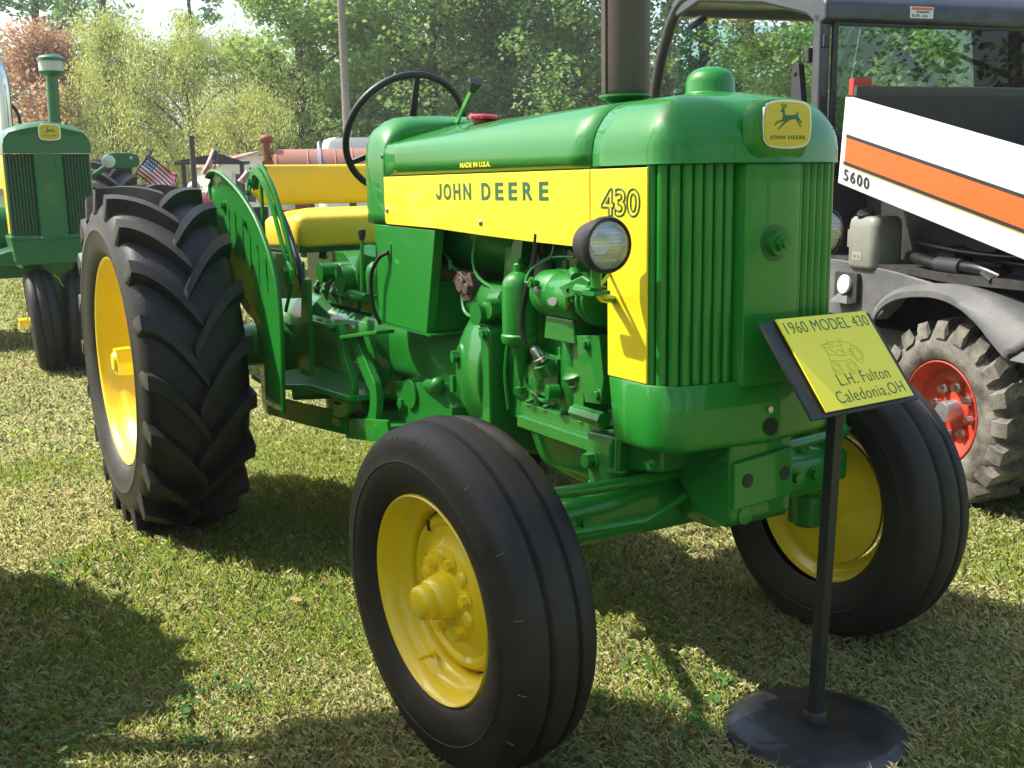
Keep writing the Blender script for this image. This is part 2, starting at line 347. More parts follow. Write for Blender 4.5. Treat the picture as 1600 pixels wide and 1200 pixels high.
# ------------------------------------------------------------------ trees
def make_tree(name, label, x, y, H, W, zb=1.5, kind='broad', n=9000, leaf=.13, col=(.06,.13,.025), col2=(.12,.2,.04), seed=0, tr=.16, limbs=16, lean=0, group=None, gap=.0, trunkcol=BARK, top=None):
    rs = np.random.default_rng(seed); root = thing(name, label, 'tree', (x, y, 0), 0, group)
    tk = MB(); P = [V(0,0,-.1), V(.05*lean,.02,H*.2), V(lean*.3+rs.normal(0,.12),rs.normal(0,.12),H*.5), V(lean*.7+rs.normal(0,.15),rs.normal(0,.15),H*.8), V(lean,0,H*.97)]
    PP = smooth_path(P, 4); k = len(PP); tk.tube(PP, [tr*(1-.86*i/(k-1))*(1.25 if i == 0 else 1) for i in range(k)], 9)
    anchors = []
    for i in range(limbs):
        f = (zb/H)+(1-zb/H)*((i+.5)/limbs)*.96; p0 = PP[min(k-1, int(f*(k-1)))]; az = i*2.4+rs.normal(0,.3)
        prof = (math.sin(min(1, (f-zb/H)/(1-zb/H)*1.05+.16)*math.pi))**.6 if kind != 'pine' else (1.05-(f-zb/H)/(1-zb/H))
        L = W*.5*max(.15, prof)*(.75+.45*rs.random()); up = {'broad': .55, 'willow': .75, 'pine': .05}[kind]
        e = p0+V(math.cos(az)*L, math.sin(az)*L, L*up*(1 if kind != 'willow' else .9)); mid = p0*.5+e*.5+V(0,0,L*(.12 if kind == 'willow' else -.05))+rs.normal(0,.08,3)
        r0_ = tr*.42*(1-f*.6); tk.tube(smooth_path([p0, mid, e], 3), [r0_*(1-.8*j/6) for j in range(7)], 5)
        for t in (.35,.5,.65,.8,.92,1.0):
            q = (1-t)**2*p0+2*t*(1-t)*mid+t*t*e; nb_ = 2 if kind != 'pine' else 1
            for _ in range(nb_):
                off = rs.normal(0, 1, 3)*V(1,1,.6)*W*.085*(.5+t)
                anchors.append((q+off, W*(.055+.05*rs.random())*(.6+.5*t)))
                if rs.random() < .5: tk.tube([q, q+off*1.1], [r0_*.22, .006], 4, False)
    tk.build('trunk', trunkcol, root, 50)
    anc = np.array([a for a, _ in anchors]); sg_ = np.array([s for _, s in anchors]); keep = rs.random(len(anc)) > gap; anc = anc[keep]; sg_ = sg_[keep]
    if top: kk = anc[:,2] < top; anc = anc[kk]; sg_ = sg_[kk]
    ci = rs.integers(0, len(anc), n); bright = (.75+.5*rs.random(len(anc)))[ci]
    g3 = rs.normal(0, 1, (n, 3)); g3 /= np.maximum(np.linalg.norm(g3, axis=1), 1e-3)[:,None]; g3 *= (rs.random(n)**.45*1.7)[:,None]
    vs_ = {'broad': V(1,1,.75), 'willow': V(.9,.9,1.2), 'pine': V(1.3,1.3,.5)}[kind]
    P = anc[ci]+g3*sg_[ci][:,None]*vs_
    if kind == 'willow': P[:,2] -= rs.random(n)**2*.35
    P[:,2] = np.maximum(P[:,2], .15)
    a = rs.random(n)*6.283; tl = rs.normal(0, .7, n) if kind != 'willow' else rs.normal(1.0, .4, n); s = leaf*(.5+.8*rs.random(n))
    ux = np.stack([np.cos(a)*np.cos(tl), np.sin(a)*np.cos(tl), -np.sin(tl)], -1); vx = np.stack([-np.sin(a), np.cos(a), rs.normal(0,.45,n)], -1)
    asp = .5 if kind == 'broad' else .17
    q = np.stack([P-ux*s[:,None]*.5, P+vx*(s*asp)[:,None], P+ux*s[:,None]*.5, P-vx*(s*asp*.8)[:,None]], 1).reshape(-1, 3)
    mix = np.clip(rs.random(n)*.7+.3*bright-.2, 0, 1)[:,None]; cc2 = (np.array(col)*(1-mix)+np.array(col2)*mix)*(bright[:,None]*.5+.5)
    ax_ = np.array([0, 0, H*.5]); o1 = g3*vs_/1.7; o2 = (P-ax_)/np.array([W*.6, W*.6, H*.5]); ln_ = np.cross(ux, vx); ln_ /= np.linalg.norm(ln_, axis=1)[:,None]; ln_ *= np.sign((ln_*(o1+o2)).sum(1)+1e-9)[:,None]
    nn_ = o1*.40+o2*.20+ln_*.40+np.array([-.12,-.18,.55]); nn_ /= np.linalg.norm(nn_, axis=1)[:,None]
    o = bpy.data.objects.new('crown', poly_mesh('crown', q, 4, cc2, LEAFM)); C.objects.link(o); o.parent = root; return root
def at(px, dist):                               # ground position seen along a compass bearing given by an image column
    v = d+rr*((px-800)/1666)+uu*((600-288)/1666); h = math.hypot(v.x, v.y); return 1.899+v.x/h*dist, -1.552+v.y/h*dist
DK = ((.15,.27,.10),(.26,.40,.14)); MD = ((.20,.34,.09),(.36,.50,.14)); YG = ((.36,.42,.10),(.56,.58,.19)); RB = ((.42,.24,.14),(.56,.36,.22)); LG = ((.20,.33,.07),(.42,.54,.14)); PN = ((.17,.30,.09),(.30,.45,.13)); YL = ((.24,.30,.05),(.46,.46,.09))
TREES = [  # name, label, px, dist, H, W, zb, kind, n, leaf, (cols), gap, trunk radius, limbs
 ('oak_tree', 'tall dark green tree at the far left edge, above the older green tractor', 80, 36, 13, 5.0, 1.5, 'broad', 11000, .17, DK, .05, .2, 20),
 ('oak_tree', 'tall dark green tree rising behind the reddish brown tree', 195, 40, 13.5, 4.0, 2, 'broad', 6500, .17, DK, .05, .2, 20),
 ('autumn_tree', 'reddish brown leaved tree behind the air stack of the older tractor', 95, 29, 5.0, 3.6, .6, 'broad', 22000, .085, RB, .0, .12, 18),
 ('willow_tree', 'yellow green feathery tree just right of the reddish brown tree', 190, 27, 5.3, 2.6, .3, 'willow', 30000, .08, YG, .12, .11, 17),
 ('willow_tree', 'widest yellow green feathery tree, above the small flags', 300, 26, 4.7, 3.9, .2, 'willow', 44000, .08, YG, .12, .12, 20),
 ('slender_tree', 'tall thin green tree against the bright sky gap', 310, 44, 12.5, 2.0, 6.0, 'broad', 5000, .16, MD, .15, .14, 16),
 ('bare_tree', 'nearly bare yellowing tree against the bright sky left of the pole', 376, 30, 5.2, 2.6, 1.0, 'willow', 8000, .08, YG, .3, .09, 22),
 ('willow_tree', 'low yellow green shrub-like tree behind the white shed', 385, 24, 3.2, 3.0, .1, 'willow', 24000, .08, YG, .0, .08, 16),
 ('maple_tree', 'sunlit light green tree left of the utility pole', 470, 27, 9.0, 3.5, .4, 'broad', 36000, .11, LG, .0, .16, 26),
 ('maple_tree', 'green tree directly behind the utility pole', 570, 31, 10.5, 5.0, .5, 'broad', 34000, .13, MD, .0, .2, 24),
 ('locust_tree', 'green tree above the steering wheel', 680, 27, 9.0, 5.0, .4, 'broad', 38000, .12, MD, .0, .18, 24),
 ('locust_tree', 'dark green tree right of the steering wheel with forked trunk', 800, 29, 10, 5.6, .5, 'broad', 38000, .13, PN, .0, .2, 24),
 ('locust_tree', 'dark green tree left of the tall exhaust muffler', 905, 26, 9.0, 4.4, .4, 'broad', 28000, .12, PN, .0, .18, 22),
 ('pine_tree', 'slim dark tree with bare trunk right of the exhaust muffler', 1035, 30, 14, 3.2, 2.6, 'broad', 5200, .15, DK, .2, .17, 20),
 ('pine_tree', 'slim dark tree seen through the left of the cab opening', 1098, 27, 14, 3.0, 2.8, 'broad', 5200, .14, DK, .2, .17, 20),
 ('pine_tree', 'thick trunked dark tree above the air cleaner dome', 1165, 25, 14, 3.2, 2.4, 'broad', 5600, .14, DK, .2, .22, 20),
 ('birch_tree', 'yellowing leafy tree behind the cab corner post', 1245, 24, 8, 3.4, .4, 'broad', 16000, .10, YL, .1, .1, 22),
 ('pine_tree', 'pale trunked tree seen through the left of the rear window', 1330, 25, 13, 4.0, .8, 'broad', 26000, .11, MD, .05, .14, 20),
 ('birch_tree', 'yellow green tree seen through the middle of the rear window', 1430, 24, 7, 5.0, .2, 'broad', 38000, .12, LG, .0, .12, 22),
 ('birch_tree', 'yellow green tree seen through the right of the rear window', 1545, 23, 7, 5.0, .2, 'broad', 38000, .12, LG, .0, .12, 22),
 ('oak_tree', 'dark green tree beyond the right edge of the loader', 1660, 27, 12, 6, 1, 'broad', 10000, .16, MD, .0, .2, 20)]
for i, (nm, lb, px, ds, H, W, zb, kd, n, lf, (c1, c2), gp, tr_, lm) in enumerate(TREES):
    x, y = at(px, ds); make_tree(nm, lb, x, y, H, W, zb, kd, n, lf, c1, c2, 100+i, tr_, lm, gap=gp, group='trees along the far edge of the field')
def far_wood():                                # distant mass of woodland
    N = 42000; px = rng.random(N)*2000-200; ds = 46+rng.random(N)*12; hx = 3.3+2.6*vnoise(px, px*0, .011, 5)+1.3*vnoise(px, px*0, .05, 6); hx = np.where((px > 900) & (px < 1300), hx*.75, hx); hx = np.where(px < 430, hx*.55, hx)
    v = np.array(d)[None]+np.array(rr)[None]*((px-800)/1666)[:,None]+np.array(uu)[None]*(312/1666); h = np.hypot(v[:,0], v[:,1])
    P = np.stack([1.899+v[:,0]/h*ds, -1.552+v[:,1]/h*ds, rng.random(N)**.8*hx*1.5], -1); s = .34*(.5+rng.random(N)); a = rng.random(N)*6.28
    ux = np.stack([np.cos(a), np.sin(a), rng.normal(0,.5,N)], -1); vx = np.stack([-np.sin(a), np.cos(a), rng.normal(0,.8,N)], -1)
    q = np.stack([P-ux*s[:,None]*.5, P+vx*s[:,None]*.4, P+ux*s[:,None]*.5, P-vx*s[:,None]*.35], 1).reshape(-1,3)
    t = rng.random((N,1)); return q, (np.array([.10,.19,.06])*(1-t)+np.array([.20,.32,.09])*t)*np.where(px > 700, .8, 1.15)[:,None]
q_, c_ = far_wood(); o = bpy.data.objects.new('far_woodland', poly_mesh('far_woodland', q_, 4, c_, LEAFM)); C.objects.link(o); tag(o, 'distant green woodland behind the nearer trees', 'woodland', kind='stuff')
# a big tree just outside the left of the frame throws the dappled shade on the foreground
def shade_tree():
    root = thing('oak_tree', 'spreading tree standing outside the frame to the left', 'tree', (-4.6,-6.4,0)); k = MB()
    k.tube(smooth_path([(0,0,-.1),(.1,.1,1.5),(.4,.4,3.2),(.8,.8,5.0)], 3), [.2,.19,.17,.16,.15,.14,.13,.12,.11,.09], 10)
    blobs = [(.25,-.50,.40),(.18,-.78,.36),(.62,-.75,.5),(.12,-1.1,.28),(.80,-.40,.32),(1.15,-.55,.5),(.42,.06,.07),(-.12,-.78,.12),(1.4,-.1,.33),(.9,-1.2,.6),(1.7,-.9,.7),(1.35,.3,.10),(1.1,.62,.06)]
    n_l = [int(900*max(b[2], .1)**1.3*3.2) for b in blobs]; Q = []; cs = []
    for (bx, by, br), nl in zip(blobs, n_l):
        z = 3.5+.9*random.random(); c = V(bx-.55*z, by-.60*z, z)-V(-4.6,-6.4,0)
        k.tube(smooth_path([(.5,.5,3.4), (V(.5,.5,3.4)+c)/2+V(0,0,.25), c], 3), [.07-.008*i for i in range(7)], 6)
        g3 = rng.normal(0, 1, (nl, 3)); g3 /= np.linalg.norm(g3, axis=1)[:,None]; g3 *= (rng.random(nl)**.4)[:,None]*br; P = c+g3*V(1,1,.55); s = .085*(.6+.8*rng.random(nl)); a = rng.random(nl)*6.28
        ux = np.stack([np.cos(a), np.sin(a), rng.normal(0,.3,nl)], -1); vx = np.stack([-np.sin(a), np.cos(a), rng.normal(0,.3,nl)], -1)
        Q.append(np.stack([P-ux*s[:,None], P+vx*s[:,None]*.6, P+ux*s[:,None], P-vx*s[:,None]*.6], 1).reshape(-1,3)); cs.append(np.tile([.06,.13,.03], (nl,1)))
    k.build('trunk', BARK, root, 50); o = bpy.data.objects.new('crown', poly_mesh('crown', np.concatenate(Q), 4, np.concatenate(cs), LEAFM)); C.objects.link(o); o.parent = root
shade_tree()
# unseen trees added behind the photographer to give the paint something to reflect
for i, (x, y, H, W) in enumerate(((14,-3,9,7),(16,5,10,8),(12,-11,9,7),(5,-16,10,8),(-5,-19,10,8),(15,13,9,7))):
    make_tree('oak_tree', ['unseen round tree added for reflections, east end of the field','unseen round tree added for reflections, facing the tractor nose','unseen round tree added for reflections, south east of the tractor','unseen round tree added for reflections, south of the tractor row','unseen round tree added for reflections, south west of the field','unseen round tree added for reflections, north east of the field'][i], x, y, H, W, 1, 'broad', 8000, .17, *DK, 300+i, .2, 16)

# ------------------------------------------------------------------ wheels (axis = local Y, outward = -Y, origin in the outer rim plane)
def lathe_y(mb, prof, n=48, caps=False):       # prof: (outward offset, radius)
    return mb.lathe([(h, r_) for h, r_ in prof], (0,0,0), (0,-1,0), n, caps)
def front_wheel(parent, loc, rot, mats=(RUBF, YELLOW)):
    w = MB()   # dished wheel disc and hub
    lathe_y(w, [(-.098,.178),(-.078,.173),(-.064,.162),(-.062,.151),(-.069,.142),(-.067,.127),(-.051,.108),(-.045,.094),(-.0455,.056),(-.043,.052),(-.016,.046),(-.004,.043),(.000,.038),(.002,.038),(.021,.036),(.025,.033),(.029,.024),(.0305,.004),(.0305,.0001)], 48)
    lathe_y(w, [(-.105,.178),(-.112,.12),(-.125,.075),(-.18,.06),(-.18,.001)], 32)
    for k in range(6):
        a = R(60*k+20); w.bolt((.080*math.sin(a), .045, .080*math.cos(a)), (0,-1,0), .0135, .014)
    for k in range(6):
        a = R(60*k+50); w.lathe([(0,.018),(.007,.014),(.009,.002)], (.084*math.sin(a), .045, .084*math.cos(a)), (0,-1,0), 10)
    wo = w.build('front_wheel', mats[1], parent, 40, loc=loc); wo.rotation_euler = rot
    for k in (2, 9):
        a = R(36*k); s = MB(); s.box(-.006, .006, -.0015, .0015, -.011, .011)
        so = s.build('slot', BLACK, wo, loc=(.155*math.sin(a), .0628, .155*math.cos(a)))
    rm = MB()
    lathe_y(rm, [(-.004,.2265),(.001,.2255),(.003,.222),(-.001,.217),(-.008,.2135),(-.026,.207),(-.040,.205),(-.047,.198),(-.054,.186),(-.062,.181),(-.085,.179),(-.092,.183),(-.099,.198),(-.106,.205),(-.122,.213),(-.130,.221),(-.133,.2265),(-.131,.2285),(-.122,.2285)], 64)
    rm.build('rim', mats[1], wo, 50)
    st = MB(); st.cyl((0,0,0), (0,-.012,0), .008, .008, 10).cyl((0,-.012,0), (0,-.038,0), .0045, .0045, 10).cyl((0,-.030,0),(0,-.042,0),.006,.005,10)
    st.build('valve_stem', mats[1], wo, loc=(.178*math.sin(R(205)), .050, .178*math.cos(R(205))))
    t = MB(); c = -.079; hw = .101
    pr = [(-.004,.2262),(.004,.232),(.012,.245),(.0195,.268),(.0225,.292),(.0215,.296),(.0235,.299),(.021,.303),(.0185,.322),(.0125,.341),(.008,.350),(.002,.3555),(-.006,.3625),(-.018,.3675),(-.036,.3705),(-.040,.3692),(-.0435,.3630),(-.0485,.3625),(-.0535,.3715),(-.060,.3750),(c,.3760)]
    mir = [(2*c-o, r_) for o, r_ in pr[:-1]][::-1]
    lathe_y(t, pr+mir, 96)
    rs = random.Random(5)
    def radial(a, r0, r1, o0, o1, w, dp):     # a fine raised line across the sidewall
        q = []
        for aa in (a-w/r0/2, a+w/r0/2):
            for rr_, oo in ((r0, o0), (r1, o1)): q.append(V(rr_*math.sin(aa), -oo, rr_*math.cos(aa)))
        t.hexa([q[0]+V(0,.002,0), q[2]+V(0,.002,0), q[3]+V(0,.002,0), q[1]+V(0,.002,0), q[0]-V(0,dp,0), q[2]-V(0,dp,0), q[3]-V(0,dp,0), q[1]-V(0,dp,0)])
    for k in range(30): radial(2*math.pi*(k+.2*rs.random())/30, .3420, .3535, .0125, .0045, .0014, .0009)
    for a0_, nb_ in ((.2,16),(2.5,14),(4.4,18)):     # worn moulded band of marks on the sidewall
        for k in range(nb_): radial(a0_+k*.035, .262+.004*rs.random(), .274-.003*rs.random(), .0175, .0195, .003+.002*rs.random(), .0009)
    t.cur = 1
    for k in range(9):
        a = -.4+k*.42+rs.random()*.15; radial(a, .3445, .3560, .0112, .0022, .0011, .0016)
    t.cur = 0
    t.build('tyre', [mats[0], mat('dry_crack', (.20,.175,.14), .9)], wo, 30)
    return wo
def lug_tyre(mb, Rr, c, hw, r_in, h, nl, mirror=1, span=.34, lw=.066, side_r=.07):
    def rc(o):                     # carcass radius
        q = abs(o-c)/hw; return Rr-h-.010*q*q-(.045*max(0, q-.85)/.15 if q > .85 else 0)
    for sd in (1, -1):
        for k in range(nl):
            a_0 = 2*math.pi*(k+(0 if sd == 1 else .5))/nl; rings = []
            for i in range(10):
                t = i/9; o = c+sd*(-.016+(hw+.016)*t); a = a_0+span*(1-(1-t)**1.55)
                q = abs(o-c)/hw; rt = Rr-.014*q*q; rb = rc(o)-.01
                wt = lw/Rr*(.62+.12*t); wb = wt*1.55
                if t < .01: wt *= .8; wb *= .8
                pts = []
                for (aa, r_) in ((a-wb/2, rb), (a-wt/2, rt), (a+wt/2, rt), (a+wb/2, rb)):
                    pts.append((mirror*r_*math.cos(aa), -o, r_*math.sin(aa)))
                rings.append(pts)
            o2 = c+sd*(hw+.004); a = a_0+span*1.01; rb = Rr-side_r-h*.6; wt = lw/Rr*.5
            rings.append([(mirror*r_*math.cos(aa), -(o2+sd*oo), r_*math.sin(aa)) for aa, r_, oo in ((a-wt*.9, rb, -.012), (a-wt*.6, rb, .004), (a+wt*.6, rb, .004), (a+wt*.9, rb, -.012))])
            mb.rings(rings)
def rear_wheel(parent, loc, rot, mirror=1, mats=(RUBBER, YELLOW), scale=1.0):
    w = MB()
    lathe_y(w, [(-.215,.345),(-.210,.33),(-.205,.30),(-.213,.28),(-.200,.23),(-.186,.19),(-.184,.12),(-.186,.085),(-.17,.078),(-.12,.070),(-.105,.066),(-.100,.058),(-.099,.001)], 56)
    lathe_y(w, [(-.222,.345),(-.23,.25),(-.20,.06),(-.20,.001)], 40)
    for k in range(8):
        a = R(45*k+12); w.bolt((.135*math.sin(a), .184, .135*math.cos(a)), (0,-1,0), .017, .016)
    for k in range(4):
        a = R(90*k+30); w.box(-.03, .03, -.006, .006, -.02, .02) if 0 else w.bolt((.31*math.sin(a), .205, .31*math.cos(a)), (0,-1,0), .014, .014)
    w.cyl((0,.11,0), (0,.030,0), .046, .044, 24).cyl((0,.050,0), (0,-.004,0), .056, .053, 6).cyl((0,-.004,0),(0,-.014,0),.036,.030,20)
    wo = w.build('rear_wheel', mats[1], parent, 40, loc=loc); wo.rotation_euler = rot; wo.scale = (scale,)*3
    rm = MB()
    lathe_y(rm, [(-.010,.3795),(-.002,.3800),(.002,.377),(.001,.371),(-.006,.366),(-.030,.358),(-.055,.354),(-.068,.345),(-.085,.334),(-.15,.330),(-.215,.334),(-.232,.345),(-.245,.354),(-.27,.358),(-.296,.367),(-.302,.377),(-.298,.3805)], 72)
    rm.build('rim', mats[1], wo, 50)
    t = MB(); c = -.151; pr = [(-.006,.379),(.004,.384),(.016,.40),(.027,.435),(.031,.47),(.0335,.474),(.031,.478),(.028,.515),(.018,.545),(.004,.563),(-.014,.574),(-.06,.580),(c,.583)]
    lathe_y(t, pr+[(2*c-o, r_) for o, r_ in pr[:-1]][::-1], 96)
    lug_tyre(t, .6285, c, .172, .55, .044, 20, mirror)
    t.build('tyre', mats[0], wo, 32)
    return wo

# ------------------------------------------------------------------ main tractor
T = thing('tractor', 'large green and yellow foreground tractor with 430 on its side and engine exposed', 'tractor', (0,0,0))
# --- hood sheet metal
ZB = 1.243; HB = .244; CR = 1.392
prof_round = [(0, ZB), (0, 1.272), (.004, 1.298), (.012, 1.318), (.029, 1.343), (.046, 1.360), (.065, 1.370), (.085, 1.377)]
prof_rear = [(0, ZB), (0, 1.28), (0, 1.300), (.001, 1.317), (.008, 1.330), (.024, 1.3365), (.050, 1.343), (.085, 1.353)]
def cross(x, hb=HB):                            # right side up over to left; the shoulder softens towards the nose
    f = min(1, max(0, (x+1.03)/1.06)); f = f*f*(3-2*f)
    half = [(-(hb-(a*(1-f)+c*f)), b*(1-f)+e*f) for (a, b), (c, e) in zip(prof_rear, prof_round)]
    z0 = half[-1][1]; h = half+[(-(hb-.085)*(1-t), z0+(CR-z0)*(t*(1-f)*.9+math.sin(t*math.pi/2)*f+(1-f)*.1*math.sin(t*math.pi/2))) for t in (.25, .5, .75)]
    return [(x, y, z) for y, z in h+[(0, CR)]+[(-y, z) for y, z in h[::-1]]]
hd = MB(); hd.rings([cross(-1.012+1.043*k/12) for k in range(13)], False, False)
ho = hd.build('hood', GREEN, T, 50)
sl = ho.modifiers.new('thickness', 'SOLIDIFY'); sl.thickness = .004; sl.offset = -1
# front cowl
def cowl_plan():
    # right rear -> front -> left rear; tight corners, front bows out to x=.332
    pts = [(.037, -.244), (.08, -.2445), (.13, -.2455), (.175, -.2470), (.212, -.2475), (.235, -.2450), (.252, -.2390), (.266, -.2290), (.278, -.2140), (.288, -.1950), (.297, -.172), (.306, -.145), (.316, -.105), (.325, -.060), (.330, -.03)]
    return pts+[(.332, 0)]+[(x, -y) for x, y in pts[::-1]]
def plan_normals(P):
    out = []
    for i in range(len(P)):
        a = np.array(P[max(i-1, 0)]); b = np.array(P[min(i+1, len(P)-1)]); t = b-a; t /= np.linalg.norm(t); out.append((t[1], -t[0]))
    return out
CP = cowl_plan(); CN = plan_normals(CP)
def soft_normals(N, w=3):
    out = []
    for i in range(len(N)):
        a = np.mean([N[min(max(j, 0), len(N)-1)] for j in range(i-w, i+w+1)], axis=0); out.append(tuple(a/np.linalg.norm(a)))
    return out
CS = soft_normals(CN)
def cowl_rings():
    rg = []
    for i, z in [(.004, ZB), (-.0012, ZB+.003), (0, ZB+.007)]+prof_round[1:]:
        k = min(1, i/.03); row = []
        for (x, y), n1, n2 in zip(CP, CN, CS):
            nx, ny = (n1[0]*(1-k)+n2[0]*k, n1[1]*(1-k)+n2[1]*k); q = math.hypot(nx, ny)
            nx, ny = (nx/q, ny/q) if x > .1 else (0, ny/abs(ny)); row.append((x-nx*i, y-ny*i, z))
        rg.append(row)
    last = rg[-1]
    for t in (.25, .5, .75, .97):
        rg.append([(x+(min(x, .17)-x)*t, y*(1-t), 1.377+(CR-1.377)*math.sin(t*math.pi/2)) for x, y, z in last])
    return rg
cw = MB(); rg = cowl_rings(); cw.rings(rg, False, False)
co = cw.build('front_cowl', GREEN, T, 60); sl = co.modifiers.new('thickness', 'SOLIDIFY'); sl.thickness = .006; sl.offset = -1
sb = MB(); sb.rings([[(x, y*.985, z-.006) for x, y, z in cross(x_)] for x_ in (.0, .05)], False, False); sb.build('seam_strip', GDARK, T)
# raised boss behind emblem
eb = MB()
def boss(k, x): return [(x, y*k, 1.316+(z-1.316)*k-(k-1)*.035) for y, z in rrect(-.070, .070, 1.268, 1.364, .036, 8)]
eb.rings([boss(1.26, .318), boss(1.19, .3265), boss(1.12, .3325), boss(1.06, .3365), boss(1.01, .3395), boss(.96, .341)], True, True)
eb.build('emblem_boss', GREEN, T, 85)
# emblem: barrel-shaped shield
def shield(w, h, n=8):
    P = []
    cx = [(-1,-1),(1,-1),(1,1),(-1,1)]
    for (ax, ay), (bx, by) in zip(cx, cx[1:]+cx[:1]):
        for i in range(n):
            t = i/n; x = ax+(bx-ax)*t; y = ay+(by-ay)*t; bul = 1-(2*t-1)**2
            if ax == bx: x *= 1+.10*bul
            else: y *= 1+.13*bul
            # round the corner
            f = .93 if i == 0 else 1
            P.append((x*w/2*f, y*h/2*f))
    return P
def plate(mb, P, x0, x1, yc, zc): return mb.prism([(yc+a, zc+b) for a, b in P], 'x', x0, x1)
em = MB(); plate(em, shield(.118, .082), .338, .3465, 0, 1.317); emo = em.build('emblem', CHROME, T, 30)
em = MB(); plate(em, shield(.110, .075), .3466, .3476, 0, 1.317); em.build('emblem_face', YEMB, emo, 30)
DEER = [(.02,.30),(.09,.36),(.16,.37),(.20,.30),(.20,.20),(.30,.16),(.48,.17),(.66,.19),(.74,.22),(.80,.30),(.81,.24),(.78,.17),(.84,.10),(.92,.02),(.98,-.06),(.99,-.11),(.90,-.03),(.80,.05),(.86,-.06),(.96,-.20),(.93,-.21),(.82,-.09),(.70,.04),(.62,.05),(.44,.02),(.34,-.03),(.22,-.10),(.08,-.19),(-.06,-.29),(-.10,-.28),(.04,-.16),(.16,-.06),(.26,.02),(.20,-.02),(.06,-.04),(-.10,-.08),(-.22,-.18),(-.24,-.14),(-.14,-.04),(.02,.01),(.12,.05),(.13,.14),(.12,.26),(.04,.26)]
def deer(yc, zc, s, x, par, axis='x'):
    m = MB(); m.prism([(yc+(a-.36)*s, zc+b*s) for a, b in DEER], 'x', x, x+.0006)
    for q in ([(.15,.37),(.22,.44),(.20,.52)],[(.22,.44),(.29,.50)],[(.12,.37),(.10,.45),(.04,.50)],[(.10,.45),(.12,.53)],[(.21,.43),(.27,.43)]):
        m.tube([(x+.0004, yc+(a-.36)*s, zc+b*s) for a, b in q], .0007*s/.05, 5)
    return m.build('deer_logo', DECAL, par, 0)
deer(0, 1.324, .060, .3477, emo)
text('emblem_lettering', 'JOHN DEERE', (.3477, -.047, 1.2865), (0,1,0), (0,0,1), .094, .0095, DECAL, emo, bold=.012, spacing=1.2)
# dome precleaner cap
dm = MB(); dm.lathe([(0,.062),(.004,.062),(.006,.054),(.010,.0525),(.030,.052),(.044,.047),(.054,.036),(.060,.020),(.062,.001)], (.118,.002,1.386), (0,0,1), 28, True); dm.build('air_cleaner_cap', GREEN, T, 60)
# exhaust
ex = MB(); ex.lathe([(0,.052),(.010,.056),(.012,.0565),(.40,.0565),(1.1,.0565)], (-.176,0,1.408), (0,0,1), 32)
ex.box(-.1765-.004, -.1765+.004, -.0605, -.0555, 1.415, 2.4); exo = ex.build('muffler', PIPE, T, 40)
ex = MB(); ex.lathe([(0,.030),(.010,.034),(.016,.050),(.022,.064),(.027,.064),(.027,.030)], (-.176,0,1.385), (0,0,1), 24, True); ex.build('collar', GCAST, exo)
# fuel cap
fc = MB(); fc.lathe([(0,.030),(.010,.034),(.013,.046),(.020,.046),(.026,.038),(.029,.002)], (-.775,-.045,1.378), (0,.05,1), 28, True)
for k in range(10):
    a = R(36*k); fc.cyl((-.775+.0455*math.cos(a), -.045+.0455*math.sin(a), 1.391), (-.775+.0455*math.cos(a), -.045+.0455*math.sin(a), 1.398), .004, n=6)
fc.build('fuel_cap', RED, T, 30)
# side decal panels (both sides)
def panel(mirror):
    s = -1 if not mirror else 1; y0 = s*.2435; y1 = s*.2485
    a = MB(); a.prism([(-1.018,1.240),(-1.018,1.112),(-1.010,1.104),(-.69,1.099),(-.445,1.089),(-.2,1.081),(.031,1.076),(.031,1.240)], 'y', y0, y1)
    # folded lower lip
    a.prism([(-1.010,1.104),(-.69,1.099),(-.445,1.089),(-.2,1.081),(.031,1.076),(.031,1.079),(-.2,1.084),(-.445,1.092),(-.69,1.102),(-1.010,1.107)], 'y', y0, s*.225)
    o1 = a.build('side_panel', YELLOW, T, 30, bevel=.002)
    b = MB(); b.prism([(.0335,1.240),(.0335,1.076),(.070,1.077),(.0865,1.065),(.093,1.040),(.094,.812),(.226,.812),(.226,1.240)], 'y', y0, y1)
    b.box(.2215, .226, min(y0, s*.2345), max(y0, s*.2345), .812, 1.240)
    o2 = b.build('front_side_panel', YELLOW, T, 30, bevel=.002)
    for (x, z) in ((-.999,1.145),(-.440,1.121)):
        m = MB(); m.lathe([(0,.0085),(.002,.0085),(.0045,.004),(.0055,.0005)], (x, y1, z), (0, s, 0), 12, True); m.box(x-.0045, x+.0045, y1-.0062 if s < 0 else y1+.0045, y1-.0045 if s < 0 else y1+.0062, z-.001, z+.001); m.build('screw', STEEL, o1)
    return o1, o2
p1, p2 = panel(False); panel(True)
jx = MB(); jx.prism([(-.6480,1.2170),(-.6580,1.2170),(-.6580,1.1905)]+[(-.6645+.0065*math.cos(R(t)), 1.1905+.0055*math.sin(R(t))) for t in (-30,-60,-90,-120,-150)]+[(-.6715,1.1905),(-.6800,1.1915)]+[(-.6640+.0160*math.cos(R(t)), 1.1905+.0150*math.sin(R(t))) for t in (-165,-140,-115,-90,-65,-40,-15)]+[(-.6480,1.1905)], 'y', -.2495, -.2487)
jx.build('side_letter', DECAL, p1, 0)
for ch, lx, lw in (('O',-.6360,.0425),('H',-.5800,.0370),('N',-.5260,.0400),('D',-.4320,.0440),('E',-.3640,.0380),('E',-.3010,.0380),('R',-.2370,.0430),('E',-.1660,.0380)):
    text('side_letter', ch, (lx, -.2487, 1.1755), (1,0,0), (0,0,1), lw, .0415, DECAL, p1, bold=.026)
text('made_lettering', 'MADE IN U.S.A.', (-.547, -.2445, 1.2555), (1,0,0), (0,0,1), .155, .0125, DECALY, ho, bold=.03)
